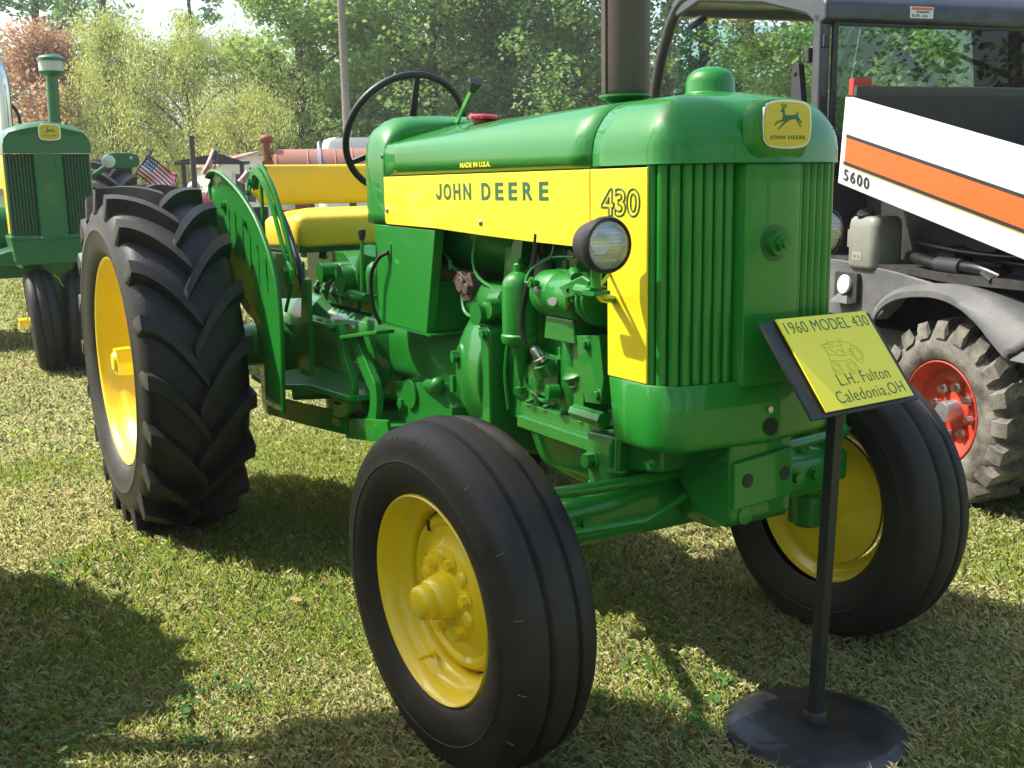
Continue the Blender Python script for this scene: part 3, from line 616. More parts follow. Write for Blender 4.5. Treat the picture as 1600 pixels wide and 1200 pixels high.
text('model_number', '430', (.073, -.2492, 1.1435), (1,0,0), (0,0,1), .132, .058, DECAL, p2, outline=.024, bold=.02, depth=.0012)
# grille
bk = MB()
def grille_plan(inset, n=8):
    pts = [(.215, -.238+inset)]
    for k in range(n+1):
        a = R(82*k/n); pts.append((.214+(.062-inset)*math.sin(a), -.172-(.066-inset)*math.cos(a)))
    return pts+[(.288-inset, -.10), (.292-inset, -.06), (.294-inset, 0), (.292-inset, .06), (.288-inset, .10)]+[(x, -y) for x, y in pts[::-1]]
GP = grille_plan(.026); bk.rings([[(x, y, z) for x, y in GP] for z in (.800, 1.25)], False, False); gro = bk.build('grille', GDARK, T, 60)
# bars along the outer plan
path = np.array(grille_plan(.004, 14)); seg = np.r_[0, np.cumsum(np.linalg.norm(np.diff(path, axis=0), axis=1))]
half = seg[-1]/2; bar_src = None
def rib_mesh():
    m = MB(); m.lathe([(0,.0112),(.452,.0112)], (0,0,0), (0,0,1), 16); return m.mesh('grille_bar', GREEN, 60)
RM = rib_mesh()
for sd in (0, 1):
    for k in range(8):
        sdist = .010+k*(half-.010-.094)/7.0
        if sd: sdist = seg[-1]-sdist
        x = np.interp(sdist, seg, path[:,0]); y = np.interp(sdist, seg, path[:,1])
        o = bpy.data.objects.new('grille_bar', RM); C.objects.link(o); o.parent = gro; o.location = (x, y, .800)
cb = MB(); cb.rings([[(x, y, z) for x, y in ((.272,-.082),(.300,-.079),(.314,-.073),(.318,-.060),(.320,-.030),(.320,.030),(.318,.060),(.314,.073),(.300,.079),(.272,.082))] for z in (.801, 1.243)], True, True)
cbo = cb.build('grille_centre_panel', GREEN, T, 25, bevel=.002)
cb = MB(); cb.lathe([(0,.037),(.0012,.037),(.0015,.035)], (.3198,0,1.087), (1,0,0), 28, True); cb.build('recess', mat('recess_shadow_paint', (.008,.10,.014), .4), cbo)
cb = MB(); cb.cyl((.316,0,1.087),(.338,0,1.087),.0265,.0245,28).cyl((.338,0,1.087),(.349,0,1.087),.0175,.0165,6).cyl((.349,0,1.087),(.356,0,1.087),.010,.009,14); cb.build('centre_bolt', GCAST, cbo)
# lower nose cap
def cap_plan(inset):
    pts = [(.098, -HB-.003+inset), (.16, -HB-.005+inset), (.20, -HB-.005+inset)]
    for k in range(1, 11):
        a = R(80*k/10); pts.append((.215+(.078-inset)*math.sin(a), -.166-(.083-inset)*math.cos(a)))
    return pts+[(.303-inset, -.10), (.311-inset, -.05), (.3165-inset*.9, 0)] [:3]+[(.311-inset, .05), (.303-inset, .10)]+[(x, -y) for x, y in pts[::-1]]
nc = MB(); rg = []
for ins, z in ((.010,.811),(.002,.811),(0,.808),(0,.690),(.002,.680),(.008,.673),(.018,.670)):
    P = cap_plan(ins)
    rg.append([(x + (max(0, (.720-z))*.55 if i in (0, len(P)-1) else 0), y, z) for i, (x, y) in enumerate(P)])
nc.rings(rg, False, False); pc = cap_plan(.016); cbm = MB(); cbm.prism([(x, y) for x, y in pc], 'z', .6715, .6755); cbm.build('cap_floor', GREEN, T)
nco = nc.build('nose_cap', GREEN, T, 50); sl = nco.modifiers.new('thickness', 'SOLIDIFY'); sl.thickness = .006; sl.offset = -1
m = MB(); m.prism([(.100,-.238),(.21,-.238),(.262,-.22),(.285,-.18),(.302,-.08),(.306,0),(.302,.08),(.285,.18),(.262,.22),(.21,.238),(.100,.238)], 'z', .800, .806); m.build('grille_sill', GDARK, T)
m = MB(); m.lathe([(0,.019),(.0012,.019)], (.318,.006,.7085), (1,0,0), 24, True); m.build('crank_hole', mat('hole_black', (.004,.006,.004), .7), nco)
m = MB(); m.lathe([(0,.0075),(.003,.007),(.0035,.001)], (.318,.002,.7455), (1,0,0), 14, True); m.build('screw', STEEL, nco)
# rear dash cowl
dc = MB()
def dash_ring(x, zt, hb, zb):
    h = [(-hb, zb), (-hb, 1.27), (-hb+.004, zt-.085), (-hb+.018, zt-.05), (-hb+.045, zt-.022), (-hb+.085, zt-.006), (-hb+.13, zt)]
    return [(x, y, z) for y, z in h+[(0, zt+.004)]+[(-y, z) for y, z in h[::-1]]]
def resample(P, n=36):
    P = np.array(P, float); L = np.r_[0, np.cumsum(np.linalg.norm(np.diff(P, axis=0), axis=1))]; t = np.linspace(0, L[-1], n); return [tuple(np.interp(q, L, P[:,k]) for k in range(3)) for q in t]
hr = [(x, y*1.001, z) for x, y, z in cross(-1.014)]; hr[0] = (hr[0][0], hr[0][1], 1.104); hr[-1] = (hr[-1][0], hr[-1][1], 1.104)
dc.rings([resample(q) for q in (hr, dash_ring(-1.035, 1.400, .2445, 1.104), dash_ring(-1.075, 1.415, .2455, 1.104), dash_ring(-1.125, 1.421, .246, 1.104), dash_ring(-1.158, 1.416, .243, 1.108), dash_ring(-1.166, 1.405, .236, 1.112))], False, False)
dco = dc.build('dash_cowl', GREEN, T, 60); sl = dco.modifiers.new('thickness', 'SOLIDIFY'); sl.thickness = .006; sl.offset = -1
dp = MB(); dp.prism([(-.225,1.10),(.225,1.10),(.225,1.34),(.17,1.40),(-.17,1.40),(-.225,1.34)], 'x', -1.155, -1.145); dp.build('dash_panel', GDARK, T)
m = MB(); m.lathe([(0,.006),(.002,.004)], (-1.03,-.2455,1.298), (0,-1,0), 12, True); m.build('plug', BLACK, dco)
# battery box under the dash
bb = MB()
for sy in (-1, 1):
    bb.hexa([(-1.118,sy*.2445,.808),(-.775,sy*.2445,.806),(-.775,sy*.215,.806),(-1.118,sy*.215,.808),(-1.105,sy*.2445,1.102),(-.702,sy*.2445,1.0945),(-.702,sy*.215,1.0945),(-1.105,sy*.215,1.102)])
bb.box(-.795,-.780,-.214,-.055,.806,.950)
build_each(bb, 'battery_box', GREEN, T, 20, bevel=.003)
m = MB(); m.prism([(-.213,.81),(.213,.81),(.213,1.085),(-.213,1.085)], 'x', -1.04, -1.02); m.build('dark_backing_sheet', GDARK, T)  # dark sheet added to stand in for the shaded inside of the box
m = MB(); m.box(-1.10,-.74,-.25,-.10,.800,.806); m.build('battery_tray', GCAST, T)
bt = MB(); bt.prism(rrect(-1.018, -.990, .995, 1.048, .006), 'y', -.2475, -.2455); bto = bt.build('bracket', GREEN, T)
m = MB(); m.tube(smooth_path([(-1.000,-.250,1.022),(-1.03,-.268,1.005),(-1.075,-.275,.95),(-1.085,-.27,.86),(-1.08,-.25,.80)]), .0065, 8); m.build('fuel_hose', HOSE, T)
# fuel tank + things beneath the hood
ft = MB(); ft.lathe([(0,.12),(.03,.185),(.52,.185),(.58,.14),(.60,.03)], (-.965,.0,1.145), (1,0,0), 28, True); ft.build('fuel_tank', GCAST, T, 50)
st = MB(); st.prism([(-.50,.90),(-.43,.90),(-.38,1.10),(-.46,1.10)], 'y', -.16, -.10); st.build('tank_strut', GCAST, T)
# --- engine
en = MB()
en.prism([(-.58,.60),(.03,.60),(.03,.90),(-.10,.96),(-.48,.96),(-.58,.90)], 'y', -.145, .145)           # block
en.prism([(-.46,.94),(.02,.94),(.02,1.06),(-.46,1.06)], 'y', -.09, .11)                                  # head
eng = en.build('engine_block', GCAST, T, 30, bevel=.012, seg=3)
m = MB(); m.prism([(-.44,1.05),(0,1.05),(-.01,1.10),(-.43,1.10)], 'y', -.065, .085); m.build('valve_cover', GCAST, T, bevel=.01)
sk = MB(); sk.prism([(-.355,.612),(.000,.612),(.005,.640),(-.355,.640)], 'y', -.205, -.13); sk.prism([(-.37,.640),(.01,.640),(-.01,.672),(-.355,.672)], 'y', -.188, -.13)
for k in range(5): sk.bolt((-.33+k*.078, -.180, .672), (0,-.3,1), .010, .008)
sk.build('pan_flange', GCAST, T, 30, bevel=.004)
op = MB()
def pan_ring(x, z0, hw): return [(x, y, z) for y, z in [(-hw,.615),(-hw+.004,z0+.05),(-hw+.022,z0+.015),(-hw+.06,z0),(hw-.06,z0),(hw-.022,z0+.015),(hw-.004,z0+.05),(hw,.615)]]
op.rings([pan_ring(-.56,.56,.13), pan_ring(-.40,.555,.15), pan_ring(-.345,.49,.155), pan_ring(-.30,.478,.155), pan_ring(-.02,.478,.155), pan_ring(.01,.50,.15)], True, True); op.build('oil_pan', GCAST, T, 45)
sp = MB(); sp.prism([(-.035,.664),(.045,.670),(.075,.670),(.07,.655),(.06,.64),(.06,.545),(-.03,.545)], 'y', -.215, .215); sp.prism([(-.05,.545),(.055,.545),(.055,.50),(-.05,.51)], 'y', -.205, .205)
spo = sp.build('front_support', GCAST, T, 25, bevel=.008)
m = MB(); m.bolt((-.012,-.215,.600), (0,-1,0), .018, .018).bolt((-.012,-.215,.532),(0,-1,0),.013,.010).cyl((.095,-.22,.67),(.090,-.22,.600),.008).bolt((.090,-.22,.600),(0,0,-1),.015,.012); build_each(m, 'bolt', GCAST, spo)
# clutch / flywheel housing: vertical flange & cylinder
fl = MB()
fl.lathe([(0,.10),(.004,.200),(.02,.226),(.05,.238),(.11,.240),(.165,.236),(.172,.20)], (-.660,0,.715), (1,0,0), 48, True)
fl.prism([(-.505,.575),(-.468,.560),(-.455,.60),(-.455,.845),(-.480,.862),(-.505,.850)], 'y', -.225, .12)
fl.prism([(-.60,.845),(-.50,.895),(-.47,.80),(-.64,.76)], 'y', -.14, .14)
fl.build('flywheel_housing', GCAST, T, 30, bevel=.010, seg=3)
m = MB()
m.lathe([(0,.036),(.010,.036),(.016,.030)], (-.610,-.212,.760), (-.2,-1,0), 20, True).bolt((-.612,-.228,.760), (-.2,-1,0), .018, .022, False)
m.bolt((-.475,-.225,.590), (0,-1,.2), .012, .012).bolt((-.475,-.225,.835), (0,-1,0), .012, .010).bolt((-.54,-.19,.845), (0,-.4,1), .012, .010)
m.cyl((-.545,-.20,.56), (-.545,-.236,.56), .034, .03, 18).bolt((-.545,-.236,.56), (0,-1,0), .02, .014)
m.box(-.668,-.648,-.232,-.222,.655,.70).cyl((-.47,-.22,.90),(-.47,-.19,.90),.026,.026,16)
m.cyl((-.505,-.19,.885),(-.505,-.235,.885),.030,.030,18)
build_each(m, 'bolt', GCAST, T, 30)
# torque tube / transmission housing going back
tt = MB()
def tring(x, w, z0, z1): return [(x, y, z) for y, z in rrect(-w, w, z0, z1, min(w, (z1-z0)/2)*.55, 5)]
tt.rings([tring(-.64,.20,.58,.86), tring(-.70,.165,.62,.825), tring(-.95,.16,.615,.80), tring(-1.20,.17,.60,.80), tring(-1.235,.20,.52,.82), tring(-1.33,.205,.48,.82), tring(-1.36,.19,.47,.80), tring(-1.75,.19,.44,.80), tring(-1.80,.22,.42,.84), tring(-2.25,.22,.40,.84), tring(-2.30,.16,.46,.78)], True, True)
tt.build('transmission_housing', GCAST, T, 24)
m = MB(); m.prism([(-1.08,.62),(-.76,.66),(-.70,.60),(-.70,.52),(-.86,.46),(-1.06,.50)], 'y', -.21, -.10); m.cyl((-.96,-.22,.60),(-.96,-.16,.60),.045,.045,20).cyl((-.86,-.20,.64),(-.76,-.225,.655),.020,.020,12).bolt((-1.02,-.212,.56),(0,-1,0),.018,.012).bolt((-.80,-.212,.53),(0,-1,0),.016,.012)
m.sphere((-.755,-.225,.66), .022); m.cyl((-.90,-.215,.52),(-.84,-.215,.46),.03,.02,12)
m.build('steering_gear_housing', GCAST, T, 30, bevel=.006)
m = MB(); m.lathe([(0,.05),(.02,.06),(.09,.058),(.12,.045),(.13,.02)], (-1.30,-.08,.82), (0,0,1), 20, True).lathe([(0,.03),(.015,.034),(.02,.02)], (-1.30,-.08,.945), (0,0,1), 16, True)
m.prism([(-1.45,.80),(-1.12,.80),(-1.14,.86),(-1.43,.86)], 'y', -.16, .16).bolt((-1.2,-.14,.86),(0,0,1),.013,.01).bolt((-1.4,-.14,.86),(0,0,1),.013,.01)
m.build('gearbox_cover', GCAST, T, 35, bevel=.006)
# hydraulic gear cluster under the seat
hy = MB(); hy.prism([(-1.98,.80),(-1.50,.80),(-1.48,.93),(-1.60,.99),(-1.95,.99)], 'y', -.15, .15)
hy.cyl((-1.55,-.19,.90),(-1.55,.15,.90),.05,n=20).cyl((-1.66,-.22,.92),(-1.66,-.10,.92),.035,n=16).cyl((-1.50,-.10,.93),(-1.46,-.10,1.0),.055,.04,18).cyl((-1.62,-.17,.86),(-1.36,-.17,.85),.018,n=10)
for q in range(6): hy.cyl((-1.76+.03*q,-.20,.86+.02*math.sin(q*2)),(-1.76+.03*q,-.12,.97),.010,n=8)
for q in range(5): hy.bolt((-1.52-.09*q,-.152,.84),(0,-1,0),.013,.010)
hy.build('hydraulic_unit', GCAST, T, 35, bevel=.008)
m = MB(); m.lathe([(0,.052),(.06,.056),(.085,.050),(.098,.035),(.10,.002)], (-1.30,-.14,.875), (.05,0,1), 22, True); m.cyl((-1.29,-.14,.97),(-1.29,-.14,.985),.015,.012,10); m.build('hydraulic_filter', GCAST, T, 50)
# rear axle housings
ax = MB()
for s in (-1, 1):
    ax.lathe([(0,.15),(.05,.135),(.09,.085),(.30,.072),(.46,.070)], (-2.1135, s*.20, .62), (0,s,0), 28, True)
    ax.lathe([(0,.115),(.02,.115),(.02,.07)], (-2.1135, s*.28, .62), (0,s,0), 24, True)
    ax.lathe([(0,.048),(.15,.048)], (-2.1135, s*.50, .607), (0,s,0), 20, True)
build_each(ax, 'rear_axle', GCAST, T, 35)
# fender (clamshell): flat web with flared lip
def fender(s):                                  # leaf shaped guard inside the tyre, dished, with a rolled outer edge
    out = smooth_path([(-1.350,.50,0),(-1.335,.62,0),(-1.322,.72,0),(-1.318,.81,0),(-1.339,.927,0),(-1.402,1.024,0),(-1.512,1.122,0),(-1.668,1.203,0),(-1.827,1.256,0),(-1.930,1.276,0),(-2.010,1.276,0),(-2.062,1.258,0)], 3)
    inn = smooth_path([(-1.600,.50,0),(-1.600,.60,0),(-1.600,.70,0),(-1.615,.765,0),(-1.72,.80,0),(-1.85,.86,0),(-1.92,.93,0),(-1.97,1.00,0),(-2.01,1.07,0),(-2.04,1.13,0),(-2.065,1.18,0),(-2.080,1.225,0)], 3)
    rg = []; yw = s*.470; n = len(out)
    for q, ((xo, zo, _), (xi, zi, _)) in enumerate(zip(out, inn)):
        t = q/(n-1); dish = .034*math.sin(min(1, t*1.15)*math.pi*.85)**1.2*t; row = []
        for w in (0, .2, .4, .6, .8, .93, .985, 1.0):
            p = V(xi+(xo-xi)*w, 0, zi+(zo-zi)*w); yy = -dish*math.sin(w*math.pi)**.8+(.004 if w == .985 else .014 if w == 1.0 else 0)
            row.append((p[0], yw+s*yy, p[2]))
        rg.append(row)
    m = MB(); m.rings(rg, False, False); o = m.build('fender', GREEN, T, 60); sl = o.modifiers.new('thickness', 'SOLIDIFY'); sl.thickness = .004; sl.offset = 0
    e = MB(); e.tube([r_[-1] for r_ in rg]+[rg[-1][4], rg[-1][0], rg[-4][0]], .0055, 8); e.build('rolled_edge', GREEN, o, 60)
    def yat(x, z):
        best = min(((p[0]-x)**2+(p[2]-z)**2, p[1]) for r_ in rg for p in r_); return best[1]
    for (x, z0, z1) in ((-1.90,1.03,1.145),(-1.83,1.00,1.135),(-1.75,.97,1.12),(-1.67,.93,1.085),(-1.58,.90,1.03),(-1.49,.88,.99)):     # pressed slots in the web
        q = MB(); q.rings([[(x-.0032, yat(x,z)+s*.0045, z),(x+.0032, yat(x,z)+s*.0045, z),(x+.0032, yat(x,z)+s*.002, z),(x-.0032, yat(x,z)+s*.002, z)] for z in np.linspace(z0,z1,5)]); q.build('slot', GDARK, o)
    for bx, bz in ((-1.71,1.10),(-1.95,1.155)):
        q = MB(); q.bolt((bx,yat(bx,bz)+s*.004,bz),(0,s,0),.012,.010); q.build('fender_bolt', GCAST, o)
    return o
fender(-1); fender(1)
# hydraulic lever quadrant on the right of the seat
def qarc(y, r_, cx, cz, a0, a1, n=14): return [(cx+r_*math.cos(R(a0+(a1-a0)*i/n)), y, cz+r_*math.sin(R(a0+(a1-a0)*i/n))) for i in range(n+1)]
qd = MB()
for y, dr_ in ((-.425, 0), (-.413, .022), (-.402, .002)):
    qd.bar(smooth_path([(-1.730,y,1.222),(-1.700+dr_,y,1.262+dr_*.5),(-1.640+dr_,y,1.262+dr_*.4),(-1.560+dr_,y,1.205),(-1.485+dr_,y,1.115),(-1.425+dr_,y,1.02),(-1.385,y,.945)], 4), .005, .017, (0,1,0)) if 0 else \
    qd.rings([[p+V(0,a*.0032,0)+n_*b*.0120 for a, b in ((-1,-1),(1,-1),(1,1),(-1,1))] for p, n_ in (lambda P: [(P[i], (lambda t: V(-t[2],0,t[0])/np.linalg.norm(t))(P[min(i+1,len(P)-1)]-P[max(i-1,0)])) for i in range(len(P))])(smooth_path([(-1.735,y,1.215),(-1.710+dr_,y,1.258+dr_*.5),(-1.650+dr_,y,1.268+dr_*.4),(-1.560+dr_,y,1.210),(-1.485+dr_,y,1.118),(-1.425+dr_,y,1.02),(-1.380,y,.938)], 4))])
qd.prism([(-1.395,.90),(-1.345,.915),(-1.345,.96),(-1.385,.985),(-1.41,.95)], 'y', -.432, -.424)
qd.bolt((-1.385,-.43,.955),(0,-1,0),.014,.012).bolt((-1.70,-.43,1.235),(0,-1,0),.012,.012).bolt((-1.725,-.43,1.20),(0,-1,0),.010,.012)
qd.build('lever_quadrant', GREEN, T, 30)
m = MB(); m.bar([(-1.74,-.385,1.02),(-1.735,-.385,1.26)], .008, .018, (1,0,0)); lo = m.build('hydraulic_lever', GREEN, T)
m = MB(); m.sphere((-1.733,-.385,1.273), .023); m.build('knob', BPLAS, lo)
m = MB(); m.tube(smooth_path([(-1.73,-.33,1.14),(-1.66,-.33,1.08),(-1.56,-.335,.98),(-1.50,-.335,.88)]), .013, 10); m.build('hydraulic_hose', HOSE, T)
m = MB(); m.tube([(-1.45,-.42,.82),(-1.37,-.42,.92)], .006, 8); m.prism([(-1.52,.60),(-1.42,.60),(-1.40,.92),(-1.45,.92)], 'y', -.36, -.345); m.build('lever_link', GCAST, T)
# seat
def cushion(x0, x1, y0, y1, z0, z1, r_, m, name, bulge=.02, tilt=0):
    b = bmesh.new(); bmesh.ops.create_grid(b, x_segments=1, y_segments=1, size=1); b.free()
    mb = MB(); nx, ny, nz = 10, 12, 5
    rg = []
    for ins, z in ((.012, z0), (.002, z0+.006), (0, z0+.014), (-.004, (z0+z1)/2), (0, z1-.026), (.005, z1-.014), (.015, z1-.006), (.032, z1), (.075, z1+bulge*.55), (.13, z1+bulge*.9), (.17, z1+bulge)):
        rg.append([(x, y, z-max(0, (x0+.12-x))*.12) for x, y in rrect(x0+ins, x1-ins, y0+ins, y1-ins, max(.01, .034-ins*.3), 6)])
    mb.rings(rg); return mb
m = cushion(-2.13, -1.745, -.262, .262, 1.004, 1.122, .03, YVINYL, 'seat', .018); sc = m.build('seat_cushion', YVINYL, T, 75)
m = MB(); m.box(-2.12,-1.755,-.255,.255,.985,1.012); m.build('seat_pan', GDARK, T, bevel=.004)
m = MB(); m.prism([(-2.06,.80),(-1.62,.84),(-1.60,.965),(-1.78,.985),(-2.08,.985)], 'y', -.300, -.292); m.prism([(-2.06,.80),(-1.62,.84),(-1.60,.965),(-1.78,.985),(-2.08,.985)], 'y', .292, .300); build_each(m, 'sun_block_plate', GCAST, T, bevel=.003)  # plates added beside the seat to keep sun off the transmission
m = MB(); m.box(-2.05,-1.85,-.12,.12,.90,.985); m.cyl((-1.9,-.1,.98),(-1.75,-.12,.96),.012); m.bolt((-1.80,-.15,.98),(0,-.3,-1),.012,.02); m.build('seat_mount', GCAST, T)
# backrest: curved pad
m = MB(); rg = []
for i in range(17):
    t = -1+2*i/16; y = .285*t; x = -2.215+.055*t*t*(1 if abs(t) < 1 else 1); e = (1-abs(t)**10)**.5 if abs(t) < 1 else .15; e = max(e, .25)
    zc = 1.226; hh = .077*min(1, e+.1); tt_ = .026*e
    rg.append([(x+tt_*math.copysign(abs(math.cos(a))**.6, math.cos(a)), y, zc+hh*math.copysign(abs(math.sin(a))**.45, math.sin(a))) for a in np.arange(20)*2*np.pi/20])
m.rings(rg); m.build('seat_backrest', YVINYL, T, 80)
m = MB()
for y in (-.16,.16): m.bar([(-2.16,y,1.02),(-2.245,y,1.06),(-2.25,y,1.26)], .03, .008, (1,0,.3))
build_each(m, 'backrest_bracket', GCAST, T)
# steering wheel & column
SC = V(-1.38, 0, 1.38); ta = V(math.cos(R(60)), 0, math.sin(R(60))); tn_ = V(-math.sin(R(60)), 0, math.cos(R(60)))
sw = MB(); Rw = .209
sw.tube([SC+Rw*(math.cos(a)*V(0,1,0)+math.sin(a)*ta) for a in np.arange(48)*2*np.pi/48], .0115, 10, closed=True); swo = sw.build('steering_wheel', BPLAS, T, 60)
for k in range(3):
    a = R(90+120*k); dv = math.cos(a)*V(0,1,0)+math.sin(a)*ta; s = MB(); s.rings([[SC-tn_*.03*(1-f)+dv*(.03+(Rw-.035)*f)+np.cross(dv, tn_)*w_*q[0]+tn_*.005*q[1] for q in ((-1,-1),(1,-1),(1,1),(-1,1))] for f, w_ in ((0,.014),(.5,.011),(1,.009))]); s.build('spoke', BPLAS, swo, 30, bevel=.002)
s = MB(); s.lathe([(-.05,.024),(-.02,.036),(.0,.036),(.008,.028),(.010,.002)], SC-tn_*.02, tn_, 20, True); s.build('hub', BPLAS, swo)
s = MB(); s.cyl(SC-tn_*.06, SC-tn_*.34, .019, .022, 16); s.build('steering_column', GREEN, T)
# throttle lever with black knob
m = MB(); m.bar([(-1.035,0.0,1.36),(-1.00,0.0,1.41),(-.915,0,1.490)], .006, .016, (0,1,0)) if 0 else m.rings([[V(x,0,z)+V(-.6,0,.6)*q*.009+V(0,p*.003,0) for p, q in ((-1,-1),(1,-1),(1,1),(-1,1))] for x, z in ((-1.05,1.37),(-.985,1.43),(-.918,1.488))])
th = m.build('throttle_lever', GREEN, T, 30)
m = MB(); m.lathe([(0,.011),(.015,.014),(.032,.021),(.037,.019),(.039,.002)], (-.921,0,1.482), (.7,0,.72), 16, True); m.build('knob', BPLAS, th)
m = MB(); m.tube([(-1.14,-.28,.90),(-1.135,-.275,1.06)], .006, 8); lo2 = m.build('shift_lever', GREEN, T); m = MB(); m.lathe([(0,.008),(.02,.013),(.03,.012),(.034,.002)], (-1.135,-.275,1.055), (0,0,1), 12, True); m.build('knob', BPLAS, lo2)
# oil filter canister
m = MB(); m.lathe([(0,.004),(.0,.012),(.05,.016),(.075,.026),(.085,.044),(.096,.0475),(.104,.0475),(.108,.0435),(.222,.043),(.236,.040),(.246,.034),(.254,.024),(.259,.014),(.276,.0135),(.280,.010),(.280,.001)], (-.325,-.210,.745), (0,0,1), 28, True)
m.cyl((-.325,-.21,.70),(-.325,-.21,.745),.006,n=10).bolt((-.325,-.21,.718),(0,0,-1),.010,.012); m.lathe([(0,.012),(.014,.012)], (-.325,-.21,1.022), (0,0,1), 6, True)
m.hexa([(-.36,-.18,.835),(-.29,-.18,.835),(-.29,-.12,.835),(-.36,-.12,.835),(-.36,-.18,.855),(-.29,-.18,.855),(-.29,-.12,.855),(-.36,-.12,.855)])
m.build('oil_filter', GREEN, T, 35)
# generator
gn = MB(); gn.lathe([(0,.030),(.004,.049),(.012,.053),(.016,.0545),(.075,.0545),(.077,.0535),(.079,.0545),(.162,.0545),(.168,.050)], (-.195,-.215,.965), (1,0,0), 32, True); gno = gn.build('generator', GREEN, T, 30)
m = MB(); m.lathe([(0,.040),(.006,.048),(.016,.048),(.020,.030)], (-.030,-.215,.965), (1,0,0), 24, True); m.lathe([(0,.03),(.01,.056),(.022,.060),(.028,.040),(.034,.058),(.040,.056),(.042,.02)], (-.005,-.215,.965), (1,0,0), 28, True); m.build('pulley', GCAST, gno)
m = MB()
for k in range(9):
    a = R(40*k); m.add([(-.022, -.215+.018*math.cos(a), .965+.018*math.sin(a)), (-.012, -.215+.052*math.cos(a-.25), .965+.052*math.sin(a-.25)), (-.026, -.215+.052*math.cos(a+.2), .965+.052*math.sin(a+.2)), (-.020, -.215+.066*math.cos(a), .965+.066*math.sin(a))], [(0,1,3,2)])
m.build('cooling_fan', RUST, gno, 0)
m = MB(); m.prism(shield(.034,.018,6) and [(-.085+.018*math.cos(t), .955+.0095*math.sin(t)) for t in np.arange(20)*2*np.pi/20], 'y', -.2702, -.2690); m.build('data_plate', ALU, gno)
m = MB(); m.cyl((-.155,-.262,.990),(-.155,-.280,.992),.007,n=8).bolt((-.155,-.278,.992),(0,-1,0),.010,.006).cyl((-.135,-.20,1.018),(-.135,-.20,1.04),.008,n=8).box(-.16,-.11,-.212,-.188,1.016,1.022).cyl((-.05,-.235,1.018),(-.02,-.25,1.01),.015,.012,10); build_each(m, 'terminal', GCAST, gno)
m = MB(); m.tube(smooth_path([(-.155,-.286,.992),(-.18,-.28,.995),(-.20,-.25,1.02),(-.17,-.22,1.045),(-.10,-.20,1.05)]), .003, 6); m.tube(smooth_path([(-.16,-.21,1.10),(-.165,-.22,1.05),(-.19,-.24,1.03)]), .003, 6); m.tube([(-.135,-.20,1.03),(-.14,-.20,1.10)], .0028, 6); build_each(m, 'wire', GREEN, T)
m = MB(); m.bar([(-.10,-.16,.88),(-.10,-.16,.94)], .05, .10, (0,1,0)); m.prism([(-.17,.86),(-.04,.86),(-.05,.915),(-.16,.915)], 'y', -.24, -.14); m.prism([(-.06,.99),(.03,1.02),(.06,1.01),(.05,.985),(-.03,.965)], 'y', -.27, -.255); build_each(m, 'generator_bracket', GCAST, T, bevel=.004)
# distributor and plug leads
db = MB(); db.lathe([(0,.018),(.03,.020),(.055,.030),(.060,.033),(.066,.033)], (-.292,-.150,.925), (-.05,-.12,1), 20, True); dbo = db.build('distributor', BPLAS, T)
m = MB(); m.lathe([(0,.034),(.022,.034),(.036,.029),(.040,.012),(.050,.011),(.050,.001)], (-.294,-.158,.992), (-.05,-.12,1), 20, True)
for k in range(4): a = R(90*k+30); m.cyl((-.294+.020*math.cos(a),-.160+.020*math.sin(a),1.02),(-.294+.021*math.cos(a),-.163+.021*math.sin(a),1.044),.0085,.007,10)
m.build('distributor_cap', CAPGREY, dbo, 40)
m = MB()
for (p) in ([(-.30,-.17,1.045),(-.302,-.175,1.075),(-.29,-.17,1.10),(-.27,-.14,1.12)], [(-.28,-.165,1.045),(-.275,-.17,1.08),(-.26,-.15,1.12)], [(-.31,-.15,1.045),(-.315,-.15,1.08),(-.30,-.12,1.12)]): m.tube(smooth_path(p), .0048, 8); m.tube([p[0], p[1]], .009, 8)
m.tube(smooth_path([(-.185,-.245,1.10),(-.195,-.245,1.05),(-.225,-.245,.98),(-.250,-.245,.92),(-.258,-.243,.87),(-.252,-.24,.835)]), .0065, 8)
build_each(m, 'plug_lead', HOSE, T)
m = MB(); m.lathe([(0,.020),(.010,.020),(.012,.014),(.035,.012),(.04,.008)], (-.232,-.205,.795), (-.3,-.55,1), 14, True); m.build('oil_sender', STEEL, T)
m = MB(); m.lathe([(0,.026),(.03,.026),(.034,.018)], (-.228,-.19,.760), (-.2,-.4,1), 14, True); m.prism([(-.30,.70),(-.21,.70),(-.20,.80),(-.29,.82)], 'y', -.18, -.13)
m.prism([(-.235,.83),(-.14,.80),(-.06,.74),(-.08,.68),(-.28,.67)], 'y', -.165, -.12)
m.lathe([(0,.020),(.03,.020)], (-.185,-.19,.725), (-.3,-1,0), 12, True)
for k, (x, z) in enumerate(((-.25,.72),(-.20,.66),(-.12,.70),(-.30,.66),(-.40,.72),(-.42,.65),(-.38,.80))): m.bolt((x,-.166 if k < 3 else -.148,z), (0,-1,0), .011, .009)
m.prism([(-.44,.62),(-.30,.62),(-.30,.90),(-.36,.93),(-.44,.93)], 'y', -.175, -.13)
m.tube(smooth_path([(-.35,-.19,.73),(-.32,-.18,.70),(-.26,-.18,.69),(-.22,-.18,.73)]), .006, 8).tube(smooth_path([(-.40,-.18,.90),(-.37,-.19,.95),(-.33,-.18,1.0)]), .005, 8)
m.build('crankcase_details', GCAST, T, 30, bevel=.005)
m = MB()
for x in (-.385,-.16): m.lathe([(0,.060),(.02,.075),(.20,.075),(.24,.060),(.25,.03)], (x,-.112,.665), (0,0,1), 24, True)
m.prism([(-.31,.70),(-.235,.70),(-.235,.93),(-.31,.93)], 'y', -.160, -.12); m.build('cylinder_casting', GCAST, T, 45, bevel=.008, seg=3)
